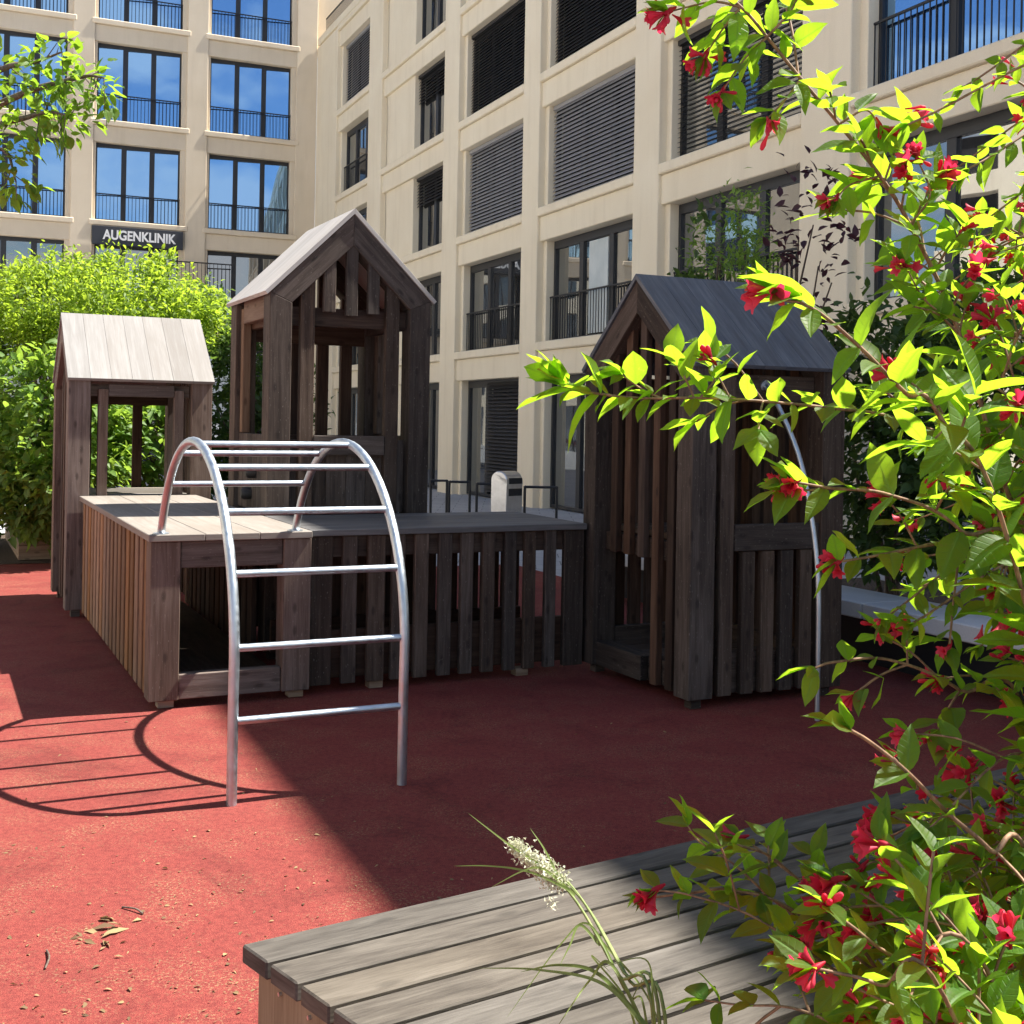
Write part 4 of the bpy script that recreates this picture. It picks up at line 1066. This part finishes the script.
# the rest of the bush: shoots ending all over its visible outline
def inside(u, v):
    bx = [(-60, 800), (20, 760), (120, 850), (200, 895), (300, 850), (420, 862), (520, 868), (600, 862), (660, 838), (740, 850), (810, 850), (860, 800), (930, 790), (1060, 780)]
    for (v0, u0), (v1, u1) in zip(bx, bx[1:]):
        if v0 <= v <= v1: return u > u0 + (u1 - u0) * (v - v0) / (v1 - v0)
    return False
cells = []
for v in range(110, 1060, 52):
    for u in range(770, 1130, 52):
        uu, vv = u + rnd.uniform(-26, 26), v + rnd.uniform(-26, 26)
        if vv > 130 or uu > 900:
            if inside(uu - 30, vv): cells.append((uu, vv))
for (u, v) in cells:
    if (690 < v < 820 and rnd.random() < 0.45) or rnd.random() < (0.0 if 380 < v < 700 or v > 840 else 0.15): continue
    Y = rnd.uniform(1.45, 2.45)
    tip = at(u, v, Y)
    base = wb + Vector((rnd.uniform(-0.12, 0.35), rnd.uniform(-0.25, 0.35), 0))
    ctl = Vector((base.x + (tip.x - base.x) * 0.25 + 0.06, base.y + (tip.y - base.y) * 0.3, tip.z * 1.22 + 0.12))
    pts = [base * (1 - t) ** 2 + ctl * (2 * t * (1 - t)) + tip * t * t for t in (0, 0.2, 0.4, 0.6, 0.8, 1.0)]
    shoot(pts, 0.0034, 0.0015, rnd.uniform(0.038, 0.068), 0.036, 0.38, 0.42, 0.9, tipfl=rnd.random() < 0.4)
# short side twigs of the long shoots, each ending in flowers, and sprays over the bench
for c_ in ([(741, 7, 1.52), (722, 30, 1.52), (705, 56, 1.52)], [(767, 37, 1.54), (742, 62, 1.53), (722, 92, 1.53)], [(801, 79, 1.56), (785, 100, 1.55), (768, 118, 1.55)],
           [(839, 124, 1.58), (866, 110, 1.57), (880, 128, 1.57)], [(880, 176, 1.6), (850, 185, 1.59), (835, 200, 1.58)], [(910, 225, 1.62), (930, 195, 1.6), (918, 160, 1.59)],
           [(741, 7, 1.52), (712, 2, 1.51), (668, 12, 1.5)], [(767, 37, 1.54), (790, 12, 1.53), (800, -8, 1.52)], [(700, 398, 1.62), (715, 378, 1.62), (712, 360, 1.62)],
           [(800, 302, 1.28), (785, 300, 1.28), (770, 290, 1.28)], [(830, 488, 1.5), (805, 490, 1.5), (788, 484, 1.5)], [(955, 322, 1.66), (925, 300, 1.62), (905, 265, 1.6)]):
    shoot([at(*q_) for q_ in c_], 0.0018, 0.0010, 0.050, 0.022, 0.0, 0.12, 0.0, tipfl=True)
shoot([at(610, 395, 1.585), at(582, 391, 1.57), at(560, 382, 1.56)], 0.0018, 0.001, 0.078, 0.030, 0.0, 0.2, 0.0)
shoot([at(660, 398, 1.61), at(640, 388, 1.60), at(622, 375, 1.59)], 0.0016, 0.001, 0.060, 0.024, 0.0, 0.2, 0.0)
for c_ in ([(860, 960, 1.5), (780, 905, 1.55), (735, 865, 1.58), (700, 842, 1.6), (688, 826, 1.61)], [(880, 930, 1.5), (800, 880, 1.56), (760, 850, 1.6), (740, 838, 1.62)],
           [(900, 1020, 1.4), (820, 960, 1.46), (750, 915, 1.5), (690, 895, 1.52), (655, 890, 1.53)], [(880, 1050, 1.35), (800, 1010, 1.38), (740, 1005, 1.40), (705, 1000, 1.42)],
           [(960, 1040, 1.3), (860, 990, 1.3), (800, 965, 1.32)], [(950, 960, 1.4), (880, 905, 1.42), (835, 880, 1.44)], [(1010, 930, 1.5), (930, 880, 1.5), (880, 862, 1.5), (862, 868, 1.5)],
           [(1030, 1000, 1.35), (960, 930, 1.36), (920, 880, 1.36)], [(1030, 1060, 1.2), (970, 990, 1.22), (930, 950, 1.24)]):
    f_ = at(*c_[0]); g_ = at(*c_[1]); bk = f_ + (f_ - g_).normalized() * 0.18 + Vector((0.03, 0, -0.04))
    shoot([bk + (bk - f_) * 0.9 + Vector((0.02, 0, -0.12)), bk] + [at(*q_) for q_ in c_], 0.0024, 0.0012, 0.062, 0.034, 0.22, 0.35, 0.5, tipfl=rnd.random() < 0.6)
# body of the bush outside the frame on the right (it shades the lower part)
for k in range(8):
    base = wb + Vector((rnd.uniform(0.0, 0.5), rnd.uniform(-0.2, 0.5), 0))
    tip = wb + Vector((rnd.uniform(0.25, 0.95), rnd.uniform(-0.5, 0.8), rnd.uniform(0.9, 2.2)))
    c1 = base.lerp(tip, 0.4) + Vector((0.05, 0, 0.25))
    shoot([base, c1, tip], 0.005, 0.002, 0.07, 0.06, 0.4, 0.3, 0.1)
WS.build('stem', M['stem'], wg); WL.build('foliage', M['weigela_leaf'], wg)

# flowers: trumpets in small clusters, several shared meshes, one object per cluster
def trumpet(mb, base, d, size, r):
    d = d.normalized(); a = d.orthogonal().normalized(); b = d.cross(a)
    prof = [(0, 0.035), (0.25, 0.06), (0.5, 0.11), (0.72, 0.19), (0.86, 0.25)]
    seg = 15; vs = []
    for t, w in prof:
        for k in range(seg):
            an = 2 * PI * k / seg; vs.append(base + d * (t * size) + (a * math.cos(an) + b * math.sin(an)) * (w * size))
    # five flaring lobes
    for k in range(seg):
        an = 2 * PI * k / seg
        w, t = ((0.40, 1.0), (0.36, 0.97), (0.25, 0.88))[0 if k % 3 == 1 else (1 if False else 2 if k % 3 == 2 else 1)]
        vs.append(base + d * (t * size) + (a * math.cos(an) + b * math.sin(an)) * (w * size))
    fs, us = [], []
    for i in range(len(prof)):
        for k in range(seg):
            k2 = (k + 1) % seg
            fs.append((i * seg + k, i * seg + k2, (i + 1) * seg + k2, (i + 1) * seg + k)); us.append([(i / 6, 0), (i / 6, .1), ((i + 1) / 6, .1), ((i + 1) / 6, 0)])
    mb.add(vs, fs, us, r, True)
def bud(mb, base, d, size, r):
    d = d.normalized()
    mb.tube([base, base + d * size * 0.45, base + d * size * 0.75, base + d * size * 0.95, base + d * size], [size * 0.035, size * 0.07, size * 0.13, size * 0.09, size * 0.01], 7, r, caps=False)
cluster_meshes = []
for k in range(10):
    mb = MB()
    for j in range(rnd.randint(3, 8)):
        d = Vector((1, 0, 0)) + rv(0.55)
        (trumpet if rnd.random() < 0.6 else bud)(mb, Vector((0, 0, 0)) + rv(0.0012), d, rnd.uniform(0.017, 0.026), (rnd.random() ** 1.3, rnd.random()))
    mb.tube([(-0.012, 0, 0), (-0.004, 0, 0), (0.002, 0, 0), (0.006, 0, 0)], [0.001, 0.003, 0.0034, 0.001], 7, (0.1, 0.1), caps=False)
    o = mb.build('flower_cluster', M['petal']); cluster_meshes.append(o.data); bpy.data.objects.remove(o)
vis = []
inv_R = (R_, U_)
for p, d, s in FL_SPOTS:
    w_ = p + wb - Vector((0, 0, CAM_H))
    u = 512 + FPX * w_.dot(R_) / w_.y; v = PPY - FPX * w_.dot(U_) / w_.y
    if -30 < u < 1060 and -30 < v < 1060: vis.append((p, d, s))
vis.sort(key=lambda q_: (q_[0] + wb).y + rnd.uniform(-0.12, 0.25))
print('flower clusters', len(FL_SPOTS), len(vis))
for p, d, s in vis[:100]:
    o = bpy.data.objects.new('flower_cluster', rnd.choice(cluster_meshes)); COL.objects.link(o); o.parent = wg
    o.location = p; o.rotation_euler = d.to_track_quat('X', 'Z').to_euler(); o.scale = (s, s, s)

# the many small far blossoms beyond the hundred largest: one part
rest = MB()
for p, d, s_ in vis[100:330]:
    for j in range(rnd.randint(2, 5)):
        (trumpet if rnd.random() < 0.6 else bud)(rest, p + rv(0.007), d + rv(0.45), rnd.uniform(0.020, 0.030), (rnd.random(), rnd.random()))
if rest.v:
    o = rest.build('blossom', M['petal'], wg); o['kind'] = 'stuff'

# ------------------------------------------------------------------ woodrush leaning over the bench
rb = at(665, 1110, 1.62); rb.z = 0.0
rw = thing('woodrush', 'white-flowered grass stalk with thin arching blades leaning over the bench', 'grass plant', rb)
st = MB(); bl_ = MB(); fh = MB()
main = [rb, at(655, 1040, 1.66), at(618, 975, 1.74), at(585, 915, 1.82), at(563, 885, 1.86), at(545, 870, 1.88), at(512, 845, 1.92)]
for off in ((0, 0, 0), (0.008, 0.0, 0.004), (0.016, -0.01, -0.004)):
    c = [Vector(p) + Vector(off) for p in main]
    if off[0]: c = c[:-1]
    pp = [q_ - rb for q_ in smooth_path(c, 8)]; n = len(pp); st.tube(pp, [0.0030 - 0.0016 * i / (n - 1) for i in range(n)], 6, caps=False)
pp = [q_ - rb for q_ in smooth_path(main[-3:], 12)]
for i, p in enumerate(pp):
    for k in range(60):
        put_leaf(fh, LEAFS_S[rnd.randrange(3)], p + rv(0.0045 + 0.004 * math.sin(PI * i / len(pp))), rv(1) + Vector((-0.4, 0, 0.6)), rv(1), rnd.uniform(0.004, 0.009))
for k in range(26): put_leaf(fh, NARROW[rnd.randrange(3)], at(552, 903, 1.84) - rb + rv(0.004), rv(1), rv(1), rnd.uniform(0.006, 0.012))
def blade(ctrl, w0):
    pts = [Vector(q_) - rb for q_ in smooth_path(ctrl, 8)]; n = len(pts); vs = []; fs = []; us = []
    for i, p in enumerate(pts):
        t = i / (n - 1); w_ = w0 * (1 - t) ** 0.6 * 0.5
        tg = (pts[min(i + 1, n - 1)] - pts[max(i - 1, 0)]).normalized(); s_ = tg.cross(Vector((0.2, -1, 0.4))).normalized()
        vs += [p + s_ * w_, p + Vector((0, 0, -w_ * 0.5)), p - s_ * w_]
    for i in range(n - 1):
        a = i * 3
        fs += [(a, a + 1, a + 4, a + 3), (a + 1, a + 2, a + 5, a + 4)]; us += [[(0, 0)] * 4] * 2
    bl_.add(vs, fs, us, None, True)
blade([at(655, 1040, 1.6), at(605, 985, 1.66), at(540, 970, 1.7), at(478, 968, 1.72)], 0.006)
blade([at(650, 1030, 1.6), at(600, 975, 1.7), at(560, 965, 1.72), at(520, 972, 1.73)], 0.007)
blade([at(655, 1050, 1.6), at(612, 965, 1.7), at(590, 980, 1.68), at(555, 1030, 1.6)], 0.006)
blade([at(625, 990, 1.72), at(590, 925, 1.8), at(560, 945, 1.78), at(505, 1020, 1.72)], 0.004)
blade([at(575, 895, 1.84), at(545, 870, 1.86), at(525, 870, 1.86), at(490, 888, 1.85)], 0.005)
blade([at(570, 890, 1.84), at(530, 872, 1.86), at(490, 866, 1.88), at(453, 866, 1.88)], 0.004)
blade([at(540, 865, 1.88), at(510, 845, 1.9), at(490, 830, 1.92), at(468, 813, 1.94)], 0.004)
blade([at(560, 880, 1.86), at(545, 850, 1.88), at(530, 828, 1.9)], 0.004)
blade([at(600, 945, 1.78), at(580, 925, 1.8), at(570, 945, 1.78), at(560, 965, 1.76)], 0.005)
blade([at(600, 940, 1.8), at(640, 985, 1.75), at(660, 1024, 1.7), at(668, 1050, 1.66)], 0.004)
for k in range(3):
    u = rnd.uniform(600, 680)
    blade([at(660 + rnd.uniform(-20, 20), 1060, 1.62), at(650 + rnd.uniform(-35, 25), 1000, 1.66), at(u - 10, 970 + rnd.uniform(-20, 30), 1.68), at(u - 30 + rnd.uniform(-40, 40), 985 + rnd.uniform(-30, 50), 1.68)], 0.004)
st.build('stalk', M['greenstem'], rw); bl_.build('blade', M['blade'], rw); fh.build('flower_head', M['plume'], rw)

# ------------------------------------------------------------------ litter on the rubber surface
lt = MB()
for k in range(520):
    a = rnd.random()
    if a < 0.75: u, v = rnd.uniform(-40, 330), 830 + 230 * rnd.random() ** 0.8
    else: u, v = rnd.uniform(0, 800), rnd.uniform(720, 900)
    d = (R_ * ((u - 512) / FPX) - U_ * ((v - PPY) / FPX) + Vector((0, 1, 0)))
    p = Vector((0, 0, CAM_H)) + d * (-CAM_H / d.z)
    dd = rv(1); dd.z = 0.12 * rnd.random()
    put_leaf(lt, rnd.choice(NARROW + LEAFS_S), p + Vector((0, 0, 0.004)), dd, Vector((0, 0, 1)) + rv(0.4), rnd.choice([0.008, 0.010, 0.014, 0.02]) * rnd.uniform(0.7, 1.4))
for (u, v, s_) in ((110, 935, .10), (95, 945, .08), (120, 925, .09), (75, 935, .07), (100, 950, .06), (430, 655, .03), (255, 835, .03), (300, 870, .03), (205, 870, .035), (215, 895, .03), (500, 905, .04)):
    for k in range(3 if s_ > .05 else 1):
        d = (R_ * ((u + rnd.uniform(-14, 14) * (s_ > .05) - 512) / FPX) - U_ * ((v + rnd.uniform(-8, 8) * (s_ > .05) - PPY) / FPX) + Vector((0, 1, 0)))
        p = Vector((0, 0, CAM_H)) + d * (-CAM_H / d.z)
        dd = rv(1); dd.z = 0.15
        put_leaf(lt, rnd.choice(NARROW), p + Vector((0, 0, 0.006)), dd, Vector((0, 0, 1)) + rv(0.4), s_ * rnd.uniform(0.4, 0.9))
o = lt.build('leaf_litter', M['litter']); o['kind'] = 'stuff'; o['label'] = 'dry bits of leaves and twigs scattered on the red rubber'
for (u, v, L_, a, lb) in ((45, 970, 0.13, 1.9, 'short dark dry twig on the red rubber at the left edge'), (143, 915, 0.10, 2.6, 'curved dry twig lying on the sunlit red rubber')):
    d = (R_ * ((u - 512) / FPX) - U_ * ((v - PPY) / FPX) + Vector((0, 1, 0)))
    p = Vector((0, 0, CAM_H)) + d * (-CAM_H / d.z)
    m = MB(); e = Vector((math.cos(a), math.sin(a), 0))
    m.tube(smooth_path([(0, 0, 0.004), e * L_ * 0.5 + Vector((0.01, 0, 0.010)), e * L_ + Vector((0, 0, 0.004))], 4), 0.0032, 6)
    o = m.build('twig', M['bark'], None, p); tag(o, lb, 'twig')
